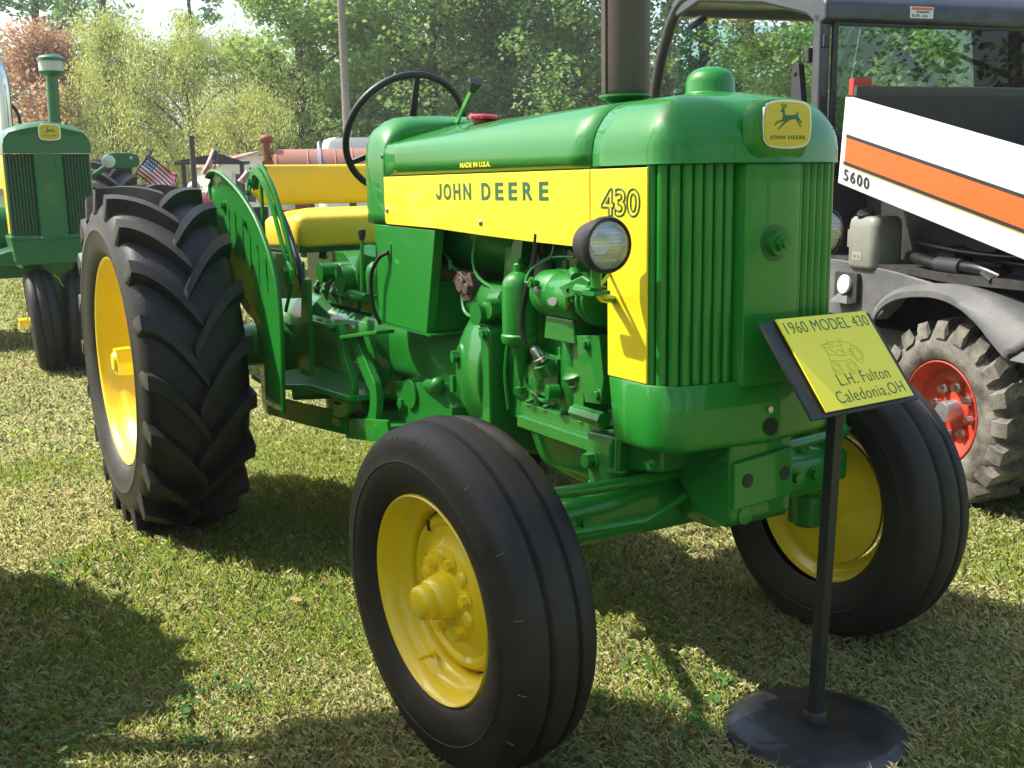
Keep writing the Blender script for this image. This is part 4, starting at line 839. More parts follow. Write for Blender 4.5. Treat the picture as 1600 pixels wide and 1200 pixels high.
for x, z in ((-.30,.905),(-.245,.905),(-.30,.72),(-.09,.92),(-.06,.66),(-.43,.90),(-.335,.61),(-.60,.64),(-.585,.90),(-.12,.66)):
    m = MB(); m.bolt((x,-.165,z), (0,-1,0), .009, .009); m.build('bolt', GCAST, T)
for x, z in ((-.36,.785),(-.15,.86)):
    m = MB(); m.lathe([(0,.022),(.006,.022),(.008,.017),(.004,.014)], (x,-.180,z), (0,-1,0), 20, True); m.build('core_plug', GCAST, T)
m = MB(); m.tube(smooth_path([(-.43,-.185,.64),(-.425,-.195,.74),(-.40,-.195,.84),(-.37,-.20,.86)]), .006, 8); m.build('oil_line', GREEN, T)
m = MB(); m.tube(smooth_path([(-.06,-.20,1.07),(-.10,-.16,1.04),(-.20,-.14,1.06),(-.26,-.13,1.10)]), .0045, 8); m.build('wire', HOSE, T)
# oil filler with cap
m = MB(); m.lathe([(0,.022),(.03,.026),(.055,.027),(.058,.024)], (-.085,-.175,.715), (-.1,-.45,1), 20, True); fo = m.build('oil_filler', GCAST, T)
m = MB(); m.lathe([(0,.031),(.010,.031),(.014,.026),(.016,.002)], (-.091,-.201,.777), (-.1,-.45,1), 22, True); m.box(-.115,-.065,-.214,-.206,.789,.797); m.build('cap', GCAST, fo)
# governor / water pump bracket at front right of engine
m = MB(); m.prism([(-.045,.880),(.045,.890),(.060,.80),(.050,.740),(-.010,.735),(-.030,.80)], 'y', -.235, -.14); m.prism([(-.085,.86),(-.045,.875),(-.045,.70),(-.085,.70)], 'y', -.215, -.14); m.cyl((-.06,-.23,.705),(.055,-.23,.705),.018,n=8).bolt((-.035,-.218,.83),(0,-1,0),.010,.008).bolt((.045,-.237,.76),(0,-1,0),.010,.008).bolt((0,-.237,.865),(0,-1,0),.009,.008); m.build('governor_housing', GCAST, T, 30, bevel=.006)
# radiator and shroud just behind the grille
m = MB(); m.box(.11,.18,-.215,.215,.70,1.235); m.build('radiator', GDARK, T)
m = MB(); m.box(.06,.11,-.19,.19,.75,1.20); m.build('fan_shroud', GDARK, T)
m = MB()
for k in range(4):
    a = R(90*k+25); m.add([(.02, .02*math.cos(a), .95+.02*math.sin(a)), (.045, .16*math.cos(a-.2), .95+.16*math.sin(a-.2)), (.015, .16*math.cos(a+.2), .95+.16*math.sin(a+.2))], [(0,1,2)])
m.cyl((-.03,0,.95),(.05,0,.95),.04); m.build('engine_fan', GCAST, T)
# carburettor side: starter, carb, linkage
m = MB(); m.lathe([(0,.045),(.02,.056),(.19,.056),(.20,.045),(.205,.03)], (-.655,-.14,.905), (1,0,0), 26, True); m.build('starter_motor', GCAST, T, 40)
m = MB(); m.tube(smooth_path([(-.66,-.19,.93),(-.62,-.205,.88),(-.56,-.205,.87),(-.50,-.20,.90)]), .005, 8); m.tube(smooth_path([(-.60,-.17,1.09),(-.61,-.18,1.02),(-.58,-.18,.97),(-.50,-.17,.94),(-.45,-.17,.92)]), .005, 8); build_each(m, 'fuel_line', GREEN, T)
m = MB(); m.prism([(-.70,.955),(-.66,.985),(-.63,.97),(-.60,.985),(-.58,.95),(-.59,.91),(-.64,.90),(-.66,.93)], 'y', -.20, -.15); m.cyl((-.64,-.21,.95),(-.64,-.14,.95),.022,n=12).cyl((-.60,-.215,.94),(-.60,-.17,.94),.016,n=10); m.build('carburettor', mat('brown_metal', (.035,.022,.016), .6, .1, 0, 60, .5, (.13,.08,.06), .3, 80), T, 30, bevel=.004)
m = MB(); m.tube([(-.86,-.16,1.06),(-.72,-.19,1.0)], .0065, 8); m.cyl((-.725,-.19,1.01),(-.722,-.19,.985),.006,n=8); m.tube([(-.72,-.19,1.0),(-.66,-.19,.97)], .0035, 6); m.build('throttle_rod', GREEN, T)
m = MB(); m.tube(smooth_path([(-.52,-.03,1.10),(-.50,-.10,1.04),(-.44,-.13,.99),(-.38,-.12,.98)]), .03, 12); m.build('manifold', GCAST, T)
# headlights
def headlight(y, s, lx=.215):
    h = MB(); h.lathe([(-.072,.016),(-.070,.026),(-.055,.042),(-.030,.0490),(-.010,.0525),(-.006,.0550),(.004,.0552),(.010,.0530),(.012,.0490),(.009,.0480)], (lx, y, 1.094), (1,0,0), 40, False)
    ho_ = h.build('headlight', BLACK, T, 40)
    q = MB(); q.lathe([(-.050,.002),(-.047,.020),(-.032,.038),(-.005,.0468),(.004,.0478)], (lx, y, 1.094), (1,0,0), 32, False); q.build('reflector', CHROME, ho_, 60)
    q = MB(); q.lathe([(0,.0480),(.007,.0472),(.013,.043),(.018,.028),(.0205,.012),(.021,.001)], (lx+.002, y, 1.094), (1,0,0), 40, True); q.build('lens', LENS, ho_, 70)
    q = MB(); q.cyl((lx-.035,y,1.045),(lx-.035,y,1.008),.011,.011,12).bolt((lx-.035,y,1.012),(0,0,-1),.014,.014).prism([(lx-.055,1.004),(lx-.015,1.004),(lx-.015,.996),(lx-.055,.996)], 'y', min(y-s*.02, y+s*.02), max(y-s*.02,y+s*.02))
    q.tube([(lx-.035,y,1.000),(lx-.06,y-s*.03,.985),(lx-.10,-.0+s*.25,.975),(lx-.14,s*.20,.975)], .009, 8); q.tube([(lx-.05,y-s*.01,1.0),(lx-.12,s*.24,1.03)], .004, 6); q.cyl((lx-.07,y-s*.02,.996),(lx-.13,y-s*.02,.998),.012,n=10); q.build('bracket', GREEN, ho_)
headlight(-.338, -1); headlight(.287, 1, .180)
# nose bracket
nb = MB()
nb.prism([(.10,.682),(.300,.682),(.300,.51),(.285,.495),(.20,.50),(.14,.56),(.10,.62)], 'y', -.088, .088)
nb.prism([(.05,.69),(.17,.69),(.17,.60),(.05,.58)], 'y', -.165, .165)
nb.build('front_bracket', GCAST, T, 25, bevel=.010, seg=3)
m = MB(); m.prism([(-.086,.640),(.078,.655),(.078,.548),(-.086,.540)], 'x', .299, .312)
mo = m.build('bracket_plate', GREEN, T, 20, bevel=.004)
for y in (-.050, .055): m = MB(); m.lathe([(0,.0135),(.001,.0135)], (.3122,y,.600), (1,0,0), 18, True); m.lathe([(0,.0155),(.0008,.0155)], (.3118,y,.600), (1,0,0), 18, True); m.build('bolt_hole', BLACK, mo)
m = MB(); m.lathe([(0,.020),(.003,.020),(.004,.018)], (.300,-.045,.522), (1,0,0), 20, True); m.build('pin', GREEN, T)
# front axle
fa = MB()
fa.rings([[(.05+dx, y, z+dz) for dx, dz in rrect(-.046,.046,-h,h,.03,4)] for y, z, h in ((-.42,.492,.050),(-.25,.494,.056),(-.08,.502,.066),(.08,.502,.066),(.25,.494,.056),(.42,.492,.050))])
fa.cyl((-.06,0,.505),(.17,0,.505),.055,n=24)
fa.build('front_axle', GREEN, T, 35, bevel=.004)
m = MB(); m.rings([[(.05+dx, y, .500+dz) for dx, dz in rrect(-.034,.034,-.040,.040,.015,3)] for y in (-.52,.50)]); 
for y in (-.37,-.31,.37,.31): m.bolt((.05,y,.543),(0,0,1),.014,.012).bolt((.096,y,.50),(1,0,0),.014,.012)
m.build('axle_extension', GREEN, T, 30)
for s, yk, xk in ((-1, -.505, .02), (1, .478, -.02)):
    k = MB(); k.lathe([(-.215,.036),(-.205,.050),(-.13,.054),(-.12,.046),(-.105,.046),(-.10,.052),(-.085,.046),(-.02,.044),(-.015,.050),(.05,.050),(.055,.036),(.10,.028),(.115,.022)], (xk, yk, .535), (0,0,1), 22, True)
    k.cyl((xk,yk,.375),(xk-.01,yk+s*.05,.366),.040,.034,18); k.lathe([(0,.050),(.02,.055),(.03,.04)], (xk,yk+s*.03,.372), (0,s,0), 20, True)
    k.cyl((xk,yk,.53),(.05,yk-s*.03,.50),.04,n=14)
    k.prism([(xk-.02,.575),(xk+.10,.575),(xk+.12,.60),(xk+.02,.605),(xk-.02,.60)], 'y', yk-.02, yk+.02)
    ko = k.build('spindle', GCAST, T, 35)
    m = MB(); m.cyl((xk+.10,yk,.60),(xk+.10,yk,.635),.014,.012,12).bolt((xk+.10,yk,.635),(0,0,1),.013,.012).sphere((xk+.10,yk,.592),.022); m.build('ball_joint', GCAST, ko)
m = MB(); m.tube([(.115,-.505,.590),(.115,-.30,.578),(.115,.0,.572)], .013, 10); m.tube([(.115,0,.588),(.115,.30,.590),(.095,.478,.592)], .0125, 10); m.cyl((.115,-.05,.572),(.115,-.02,.572),.019,n=10).cyl((.115,-.02,.56),(.115,-.02,.612),.012,n=10).cyl((.115,.0,.575),(.115,.03,.575),.019,n=10).sphere((.115,-.02,.612),.018); m.bolt((.115,.02,.60),(0,0,1),.012,.012)
m.build('tie_rod', GCAST, T, 40)
m = MB(); m.tube([(.13,-.46,.500),(.16,-.20,.500),(.15,-.04,.545)], .008, 8); m.tube([(-.02,-.48,.48),(-.10,-.30,.47),(-.62,-.06,.45)], .016, 8); m.tube([(-.02,.48,.48),(-.10,.30,.47),(-.62,.06,.45)], .016, 8); build_each(m, 'radius_rod', GREEN, T)
front_wheel(T, (0,-.640,.364), (.035,0,.066))
front_wheel(T, (-.060,.702,.360), (.035,0,math.pi))
rear_wheel(T, (-2.1135,-.8397,.607), (0,0,0), 1)
rear_wheel(T, (-2.1135,.8397,.607), (0,0,math.pi), -1)
# pedals, foot platform, drawbar
m = MB(); pth = [(-1.292,.775),(-1.272,.745),(-1.262,.69),(-1.232,.65),(-1.205,.61),(-1.200,.575),(-1.235,.53),(-1.29,.50),(-1.36,.495)]
pth = smooth_path([(a, -.30, b) for a, b in pth], 3)
def ribbon_y(mb, P, w, t):   # strip in XZ path with width in path normal w, thickness along y t
    P = [V(*p) for p in P]; rg = []
    for i in range(len(P)):
        tg = P[min(i+1,len(P)-1)]-P[max(i-1,0)]; tg /= np.linalg.norm(tg); n_ = V(-tg[2],0,tg[0]); rg.append([P[i]+n_*w/2*a+V(0,b*t/2,0) for a, b in ((-1,-1),(1,-1),(1,1),(-1,1))])
    return mb.rings(rg)
ribbon_y(m, pth, .046, .022); m.hexa([(-1.60,-.33,.770),(-1.285,-.335,.772),(-1.285,-.27,.772),(-1.60,-.27,.770),(-1.60,-.33,.782),(-1.285,-.335,.784),(-1.285,-.27,.784),(-1.60,-.27,.782)]); m.prism([(-1.46,.772),(-1.285,.772),(-1.285,.735)], 'y', -.305, -.298)
m.build('clutch_pedal', GREEN, T, 30, bevel=.003)
m = MB(); ribbon_y(m, smooth_path([(-1.225,-.27,.745),(-1.19,-.27,.70),(-1.12,-.27,.63),(-1.09,-.27,.60),(-1.09,-.27,.55),(-1.12,-.27,.49),(-1.20,-.27,.455),(-1.29,-.27,.44)], 3), .054, .024); m.hexa([(-1.25,-.32,.740),(-1.0,-.30,.782),(-1.0,-.24,.782),(-1.25,-.25,.740),(-1.25,-.32,.752),(-1.0,-.30,.794),(-1.0,-.24,.794),(-1.25,-.25,.752)])
m.build('brake_pedal', GREEN, T, 30, bevel=.003)
m = MB(); m.add([], []) ; m.prism([(-1.76,-.19),(-1.76,-.455),(-1.58,-.465),(-1.50,-.44),(-1.43,-.36),(-1.17,-.33),(-1.15,-.19)], 'z', .552, .572); m.build('foot_platform', GREEN, T, 25, bevel=.006)
m = MB(); m.prism([(-1.60,.555),(-1.30,.555),(-1.24,.47),(-1.32,.44),(-1.52,.50)], 'y', -.24, -.22); m.cyl((-1.66,-.34,.515),(-1.60,-.22,.515),.035,.035,18); m.box(-1.72,-1.2,-.20,-.10,.42,.50); m.build('platform_bracket', GCAST, T, bevel=.004)
m = MB(); m.rings([[(x,y-.006,z-.038),(x,y+.006,z-.038),(x,y+.006,z+.038),(x,y-.006,z+.038)] for x, y, z in ((-2.06,-.31,.43),(-2.02,-.335,.425),(-1.93,-.345,.42),(-1.62,-.32,.435),(-1.32,-.28,.45))])
m.rings([[(x,y-.03,z-.006),(x,y+.03,z-.006),(x,y+.03,z+.006),(x,y-.03,z+.006)] for x, y, z in ((-2.06,-.29,.45),(-2.1,-.1,.44),(-2.1,.1,.44),(-2.06,.29,.45))])
m.rings([[(x,y-.006,z-.038),(x,y+.006,z-.038),(x,y+.006,z+.038),(x,y-.006,z+.038)] for x, y, z in ((-2.06,.31,.43),(-1.93,.345,.42),(-1.62,.32,.435),(-1.32,.28,.45))])
m.rings([[(x,y-.03,z-.012),(x,y+.03,z-.012),(x,y+.03,z+.012),(x,y-.03,z+.012)] for x, y, z in ((-2.5,0,.42),(-1.25,0,.40),(-.95,-.1,.45))])
m.box(-1.40,-1.33,-.30,.30,.435,.465); m.box(-1.05,-.99,-.30,.25,.46,.50)
m.bar([(-1.35,-.27,.43),(-.93,-.30,.50)], .012, .07, (0,0,1)); m.build('drawbar_frame', GREEN, T, 30, bevel=.003)

# a second machine of the same make in the row, just outside the left of the frame; its rear tyre shades the grass at lower left
def copy_named(o, parent=None):
    c = o.copy(); C.objects.link(c); c.parent = parent
    for ch in list(o.children): copy_named(ch, c)
    return c
NB = copy_named(T); NB.location = (.58,-2.52,0); NB['label'] = 'matching green tractor parked outside the frame to the left of the foreground tractor'

# ------------------------------------------------------------------ show sign
base_xy = (.352, .128)
S = thing('display_sign', 'yellow engraved plate on a black post with round base before the tractor nose', 'sign', (*base_xy, 0))
m = MB(); m.lathe([(0,.199),(.006,.199),(.011,.192),(.017,.165),(.022,.09),(.026,.035),(.026,.001)], (0,0,.004), (0,0,1), 56, True); m.build('base', mat('glossy_black_base', (.005,.005,.0055), .22, 0, .2, 7, .35, (.022,.02,.018), .05, 30, .35, .6), S, 40)
m = MB(); m.lathe([(0,.026),(.022,.026),(.028,.021),(.028,.016)], (0,0,.028), (0,0,1), 24, True); m.build('collar', BLACK, S, 40)
tp = V(.040,-.012,.80)
m = MB(); m.rings([[V(0,0,.03)*(1-t)+tp*t+V(a*.0125,b*.0125,0) for a, b in ((-1,-1),(1,-1),(1,1),(-1,1))] for t in (0,1)]); po = m.build('post', BLACK, S, 30, bevel=.002); 
Mb = Matrix.Translation((.4194-base_xy[0], .0868-base_xy[1], .8475)) @ Matrix.Rotation(1.7293, 4, 'Z') @ Matrix.Rotation(.0363, 4, 'Y') @ Matrix.Rotation(.9197, 4, 'X')
m = MB(); m.box(-.176,.204,-.1072,.1072,-.006,0); bo = m.build('board', BLACK, S, 30, bevel=.001); bo.matrix_local = Mb
m = MB(); m.box(-.133,.1785,-.0995,.1085,.0045,.0075); m.box(-.12,.165,-.09,.098,.0002,.0046); pl_ = m.build('plate', YPLATE, bo, 30)
text('engraved_title', '1960 MODEL 430', (-.120,.073,.0077), (1,0,0), (0,1,0), .288, .026, DECAL, bo, bold=-.012, depth=.0006, spacing=1.05)
text('engraved_name', 'L.H. Fulton', (-.045,-.052,.0077), (1,0,0), (0,1,0), .180, .026, DECAL, bo, bold=-.012, depth=.0006, spacing=1.1)
text('engraved_town', 'Caledonia,OH', (-.080,-.092,.0077), (1,0,0), (0,1,0), .240, .030, DECAL, bo, bold=-.012, depth=.0006, spacing=1.1)
m = MB()
def ln(P, closed=False, z=.0079): m.tube([(-.005+a*.00125, -.002+b*.00095, z) for a, b in P], .00032, 4, closed=closed)
for cx_, cy_, rx, ry in ((-18,-12,12,15),(-18,-12,7,9),(24,-14,13,18),(24,-14,8,11),(56,14,14,22),(56,14,9,15)):
    ln([(cx_+rx*math.cos(t), cy_+ry*math.sin(t)) for t in np.arange(18)*2*np.pi/18], True)
for P in ([(-26,46),(10,50),(26,47),(26,40),(-22,38),(-26,46)],[(-22,38),(-20,22),(20,14),(26,40)],[(26,47),(30,52),(34,46),(46,44),(52,36)],[(-4,50),(-4,58)],[(20,56),(30,52)],[(-20,22),(-24,4)],[(20,14),(36,18),(50,34)],[(-10,34),(0,22),(12,30),(22,24)],[(-24,8),(-4,4),(16,2)],[(-18,46),(8,44)],[(38,30),(44,20),(34,8)]): ln(P)
m.build('engraved_drawing', mat('engraving_line', (.34,.33,.05), .5), bo, 0)

# ------------------------------------------------------------------ utility loader with tipping bed (right)
W0 = (-.6275, 1.7911)
B = thing('utility_vehicle', 'dark utility work vehicle with tilted white and orange cargo bed marked 5600', 'utility vehicle', (*W0, 0), -R(12))
def Pw(a, b, z): return (a, -b, z)              # a rearward, b outward (towards tractor), z up
def btyre(par, loc, rz):
    w = MB(); lathe_y(w, [(-.050,.165),(-.058,.14),(-.075,.115),(-.078,.075),(-.070,.070),(-.070,.045),(-.066,.038),(-.02,.034),(-.012,.030),(-.010,.001)], 36)
    for k in range(8): a = R(45*k+10); w.bolt((.092*math.sin(a), .074, .092*math.cos(a)), (0,-1,0), .013, .014)
    wo = w.build('wheel', ORIM, par, 40, loc=loc); wo.rotation_euler = (0,0,rz)
    q = MB(); lathe_y(q, [(-.010,.193),(.002,.194),(.004,.190),(0,.184),(-.02,.176),(-.045,.166),(-.06,.160),(-.16,.158),(-.21,.18),(-.22,.194)], 48); q.build('rim', ORIM, wo, 50)
    q = MB(); lathe_y(q, [(-.070,.042),(-.020,.040),(-.008,.034),(-.006,.001)], 20); q.build('hub_cap', ALU, wo)
    for k in range(8): a = R(45*k+10); n_ = MB(); n_.bolt((0,0,0),(0,-1,0),.0135,.02); n_.build('wheel_nut', STEEL, wo, loc=(.092*math.sin(a), .060, .092*math.cos(a)))
    t = MB(); c = -.11; pr = [(-.012,.193),(.004,.200),(.014,.215),(.018,.24),(.014,.27),(.004,.295),(-.012,.312),(-.05,.318),(c,.320)]
    lathe_y(t, pr+[(2*c-o, r_) for o, r_ in pr[:-1]][::-1], 64)
    for sd in (1,-1):
        nl = 20
        for k in range(nl):
            a_0 = 2*math.pi*(k+(0 if sd > 0 else .5))/nl
            for (o0, o1, aa) in ((-.01,.118,.10),):
                rg = []
                for i in range(6):
                    tt2 = i/5; o = c+sd*(o0+(o1-o0)*tt2); a = a_0+aa*math.sin(tt2*3.14)*1.0+(.10 if tt2 < .3 else 0); rt = .350-.008*tt2*tt2; wd = .062/.35*(.8+.25*tt2)
                    rg.append([(r_*math.cos(q_), -o, r_*math.sin(q_)) for q_, r_ in ((a-wd*.62,.300),(a-wd*.42,rt),(a+wd*.42,rt),(a+wd*.62,.300))])
                o = c+sd*(o1+.012); rg.append([(r_*math.cos(q_), -o, r_*math.sin(q_)) for q_, r_ in ((a-wd*.5,.280),(a-wd*.42,.318),(a+wd*.42,.318),(a+wd*.5,.280))])
                t.rings(rg)
    t.build('tyre', RUBD, wo, 30); return wo
btyre(B, (0,0,.347), 0); btyre(B, (0,1.25,.347), math.pi); btyre(B, (-2.2,0,.347), 0); btyre(B, (-2.2,1.25,.347), math.pi)
# fender arch
lip = [(-.345,.06,.640),(-.30,.06,.700),(-.23,.06,.742),(-.13,.06,.768),(.0,.06,.778),(.11,.06,.760),(.21,.06,.715),(.30,.06,.650),(.37,.06,.600)]
top = [(-.39,-.05,.700),(-.30,-.06,.772),(-.22,-.07,.800),(-.10,-.08,.820),(.05,-.08,.828),(.16,-.08,.822),(.28,-.075,.795),(.40,-.07,.755),(.50,-.06,.700)]
L_ = smooth_path(lip, 3); U_ = smooth_path(top, 3); m = MB(); rg = []
for l, t in zip(L_, U_):
    mid = l*.45+t*.55+V(0,.035,.018); row = [l+V(0,-.012,-.004), l, l+V(0,0,.022), l*.78+t*.22+V(0,.018,.010), mid, t]; rg.append([Pw(*p) for p in row])
m.rings(rg, False, False); fo_ = m.build('wheel_arch', GPLAS, B, 60); sl = fo_.modifiers.new('thickness', 'SOLIDIFY'); sl.thickness = .008
m = MB(); m.hexa([Pw(.37,.055,.60),Pw(.95,.055,.60),Pw(.95,-.06,.60),Pw(.37,-.06,.60),Pw(.40,.04,.635),Pw(.95,.04,.64),Pw(.95,-.06,.70),Pw(.48,-.06,.70)]); m.build('rear_step', GPLAS, B, bevel=.006)
# body side panel & decks
m = MB(); m.prism([(-.80,.635),(-.42,.645),(-.345,.70),(-.28,.768),(-.20,.795),(-.08,.815),(-.30,.845),(-.66,.872),(-.80,.872)], 'y', .02, .08); m.build('side_panel', GPLAS, B, 25, bevel=.006)
m = MB(); m.prism([(-.80,.835),(-.66,.868),(-.30,.843),(.0,.825),(.95,.835),(.95,.86),(-.2,.86),(-.80,.885)], 'y', .025, 1.2); m.build('deck', DARK, B, 25)
m = MB(); m.prism(rrect(-.672,-.520,.700,.826,.012), 'y', -.002, .019); rco = m.build('recess', DARK, B, bevel=.003)
m = MB(); m.lathe([(0,.040),(.012,.040),(.014,.036)], (-.592,-.004,.775), (0,-1,.15), 24, True); m.build('reflector', mat('white_reflector', (.6,.6,.57), .4), rco)
m = MB(); m.hexa([(-.665,-.03,.70),(-.545,-.03,.70),(-.545,.0,.70),(-.665,0,.70),(-.63,-.012,.735),(-.57,-.012,.735),(-.57,0,.735),(-.63,0,.735)]); m.build('recess_lip', GPLAS, rco)
m = MB(); m.prism([(-.80,.35),(1.0,.35),(1.0,.76),(-.55,1.16),(-.80,1.20)], 'y', .24, .26); m.box(-.80,1.0,.1,1.2,.30,.60); m.box(-2.6,-.8,.12,1.15,.25,.62); m.prism([(-.86,.62),(-.80,.62),(-.80,1.22),(-.86,1.22)], 'y', .02, 1.2); m.build('chassis', DARK, B)
m = MB()
for k, (a, z) in enumerate(((-.2,.90),(.02,1.0),(.2,.95),(.35,.9))): m.cyl((a,.235,z),(a,.16,z),.05+.02*(k % 2),n=14); m.box(a-.08,a+.05,.18,.236,z-.12,z-.05)
build_each(m, 'engine_part', DARK, B, 30, bevel=.004)
# reservoir
m = MB(); rg = []
for z, k in ((.842,.80),(.848,.93),(.862,1),(1.015,1),(1.042,.95),(1.055,.82),(1.058,.6)): rg.append([(-.515+(x)*k, .075+y*k, z) for x, y in rrect(-.092,.092,-.075,.075,.035,6)])
m.rings(rg); m.hexa([(-.52,.03,.825),(-.44,.03,.825),(-.44,.13,.825),(-.52,.13,.825),(-.53,.02,.86),(-.43,.02,.86),(-.43,.13,.86),(-.53,.13,.86)]).box(-.640,-.600,.03,.045,.925,1.0)
ro = m.build('reservoir', MILKY, B, 45, bevel=.004)
m = MB(); m.lathe([(-.01,.034),(.022,.036),(.028,.032),(.028,.001)], (-.530,.040,1.052), (.2,-.35,1), 20, True); m.build('cap', BPLAS, ro)
m = MB(); m.box(-.560,-.503,-.0012,.0,.880,.912); m.build('label', mat('faded_label', (.33,.32,.27), .6), ro); text('symbols', 'W.A', (-.556,-.0016,.884), (1,0,0), (0,0,1), .048, .022, mat('label_line', (.18,.17,.14), .6), ro, outline=.02)
# hoses lying on the deck
m = MB(); m.tube(smooth_path([(-.30,.10,.90),(-.1,.06,.885),(.08,.05,.885),(.20,.06,.86)]), .022, 10).tube(smooth_path([(-.34,.15,.95),(0,.12,.93),(.3,.12,.93),(.6,.15,.95)]), .012, 8).tube(smooth_path([(-.2,.2,.93),(.2,.15,.90),(.6,.15,.90)]), .014, 8); build_each(m, 'hydraulic_hose', HOSE, B, 60)
m = MB(); m.tube([(-.13,.07,.885),(.02,.05,.885)], .030, 12).tube([(.10,.05,.885),(.19,.03,.850)], .014, 8); build_each(m, 'hose_coupling', mat('grey_coupling', (.04,.04,.042), .5, .3), B)
# tipping bed
def bedp(s, h): # s along from front top corner, h down
    a0, z0 = -.575, 1.532; cs, sn = math.cos(R(14)), math.sin(R(14)); return (a0+s*cs-h*sn*.35, z0-s*sn-h*cs)
def quad_side(s0, s1, h0, h1, y0, y1):
    q = [bedp(s0,h0), bedp(s1,h0), bedp(s1,h1), bedp(s0,h1)]; return q
bd = MB()
def bedbox(mb, s0, s1, h0, h1, y0, y1): return mb.prism([bedp(s0,h0), bedp(s1,h0), bedp(s1,h1), bedp(s0,h1)], 'y', y0, y1)
bedbox(bd, 0, 1.30, 0, .352, -.052, -.02); bdo = bd.build('cargo_bed', WHITE, B, 25, bevel=.005)
m = MB(); bedbox(m, 0, .012, -.005, .352, -.050, 1.18); bedbox(m, .0,1.3,.34,.352,-.02,1.18); m.build('bed_floor', BPLAS, bdo)
m = MB(); bedbox(m, -.0, 1.30, .0, .30, 1.15, 1.18); m.build('far_bed_wall', CABP, bdo)
m = MB(); bedbox(m, .003, .010, .0, .008, -.02, 1.15); m.build('far_bed_rail', ALU, bdo)
m = MB(); bedbox(m, -.02, 0.0, -.040, .10, -.0, 1.18); m.build('headboard', CABP, bdo)
m = MB(); bedbox(m, .050, .0515, .003, .26, -.0532, -.0521); m.build('panel_seam', GPLAS, bdo)
for hh in (.03,.20,.33): m = MB(); m.lathe([(0,.006),(.0015,.005),(.002,.001)], (bedp(.016,hh)[0], -.052, bedp(.016,hh)[1]), (0,-1,0), 10, True); m.build('rivet', WHITE, bdo)
for (s0, s1, h0, h1, mt, nm) in ((.034,1.30,.144,.1575,BPLAS,'stripe_border'),(.036,1.30,.158,.2525,ORANGE,'orange_stripe'),(.030,1.30,.253,.2665,BPLAS,'stripe_border'),(.026,1.30,.2685,.2705,YVINYL,'pin_stripe')):
    m = MB(); bedbox(m, s0, s1, h0, h1, -.0552, -.0548); m.build(nm, mt, bdo)
a_, z_ = bedp(.035,.345); b2_, z2_ = bedp(.135,.345)
cs_, sn_ = math.cos(R(14)), math.sin(R(14))
text('bed_number', '5600', (bedp(.040,.328)[0], -.0552, bedp(.040,.328)[1]), (cs_,0,-sn_), (sn_*.35,0,cs_), .168, .046, BPLAS, bdo, bold=.012, spacing=1.25)
m = MB(); m.prism([(-.625,1.50),(-.600,1.50),(-.595,1.605),(-.625,1.605)], 'y', .0, .085); m.build('red_lamp', mat('red_lamp_plastic', (.45,.03,.02), .3), B)
# cab: roof, pillars, glass
cab = MB()
cab.prism([(-2.22,2.13),(-2.10,2.19),(-1.9,2.20),(-1.3,2.12),(-1.0,2.03),(-.84,1.975),(-.80,1.93),(-.80,1.86),(-.86,1.84),(-.95,1.90),(-1.3,2.00),(-1.9,2.10),(-2.14,2.06)], 'y', .0, 1.22)
cbo2 = cab.build('cab_roof', CABP, B, 30, bevel=.015, seg=3)
def cpil(P, w, t, nm='cab_pillar'):
    q = MB(); q.tube(smooth_path(P, 5), w, 8); return q.build(nm, CABP, B, 50)
q = MB(); q.box(-.895,-.835,.0,.055,.60,1.90); q.build('cab_pillar', CABP, B, bevel=.012)
q = MB(); q.box(-.895,-.835,1.165,1.22,.60,1.90); q.build('cab_pillar', CABP, B, bevel=.012)
for y in (.02, 1.20): cpil([(-1.95,y,2.16),(-2.12,y,2.13),(-2.27,y,2.00),(-2.41,y,1.74),(-2.48,y,1.40),(-2.50,y,.85)], .032, .03)
q = MB(); q.box(-2.5,-2.0,.02,1.2,.62,.80).box(-2.55,-2.3,.1,1.1,.62,.95); q.build('cab_front', CABP, B, bevel=.02)
q = MB(); q.box(-.830,-.826,.075,1.145,1.20,1.855); q.build('rear_window', GLASS, B, 0)
q = MB()
for (y0,y1,z0,z1) in ((.055,.080,1.15,1.87),(1.14,1.166,1.15,1.87),(.055,1.166,1.842,1.875)): q.box(-.838,-.818,y0,y1,z0,z1)
build_each(q, 'window_frame', BPLAS, B, bevel=.004)
q = MB(); q.add([Pw(-2.16,-.05,2.04),Pw(-2.16,-1.17,2.04),Pw(-2.42,-1.17,.95),Pw(-2.42,-.05,.95)], [(0,1,2,3)]); wso = q.build('windscreen', GLASSC, B, 0)
sl = wso.modifiers.new('thickness', 'SOLIDIFY'); sl.thickness = .005
q = MB(); q.prism([(-1.20,1.20),(-1.06,1.20),(-1.08,1.40),(-1.14,1.72),(-1.165,1.735),(-1.19,1.725),(-1.195,1.60)], 'y', .10, .13); q.bolt((-1.165,.098,1.68),(0,-1,0),.008,.004); q.build('restraint_bar', BPLAS, B, bevel=.006)
for y in (.25,.78): 
    q = MB(); q.box(-1.55,-1.15,y,y+.40,.85,.98).prism([(-1.25,.98),(-1.13,.98),(-1.02,1.42),(-1.10,1.44)], 'y', y+.02, y+.38); q.build('seat', BPLAS, B, bevel=.03, seg=3)
q = MB(); q.box(-.82,-.806,.0,.03,1.75,1.80).box(-.925,-.90,-.012,.02,1.70,1.76); build_each(q, 'door_latch', BPLAS, B, bevel=.004)
q = MB(); q.tube([(-1.0,1.12,1.35),(-1.75,1.12,1.86)], .028, 8); q.build('cab_brace', BPLAS, B)
q = MB(); q.box(-.7995,-.798,.42,.54,1.878,1.926); so = q.build('warning_sticker', WHITE, cbo2); q = MB(); q.box(-.7978,-.7974,.425,.535,1.912,1.923); q.build('sticker_band', ORANGE, so)
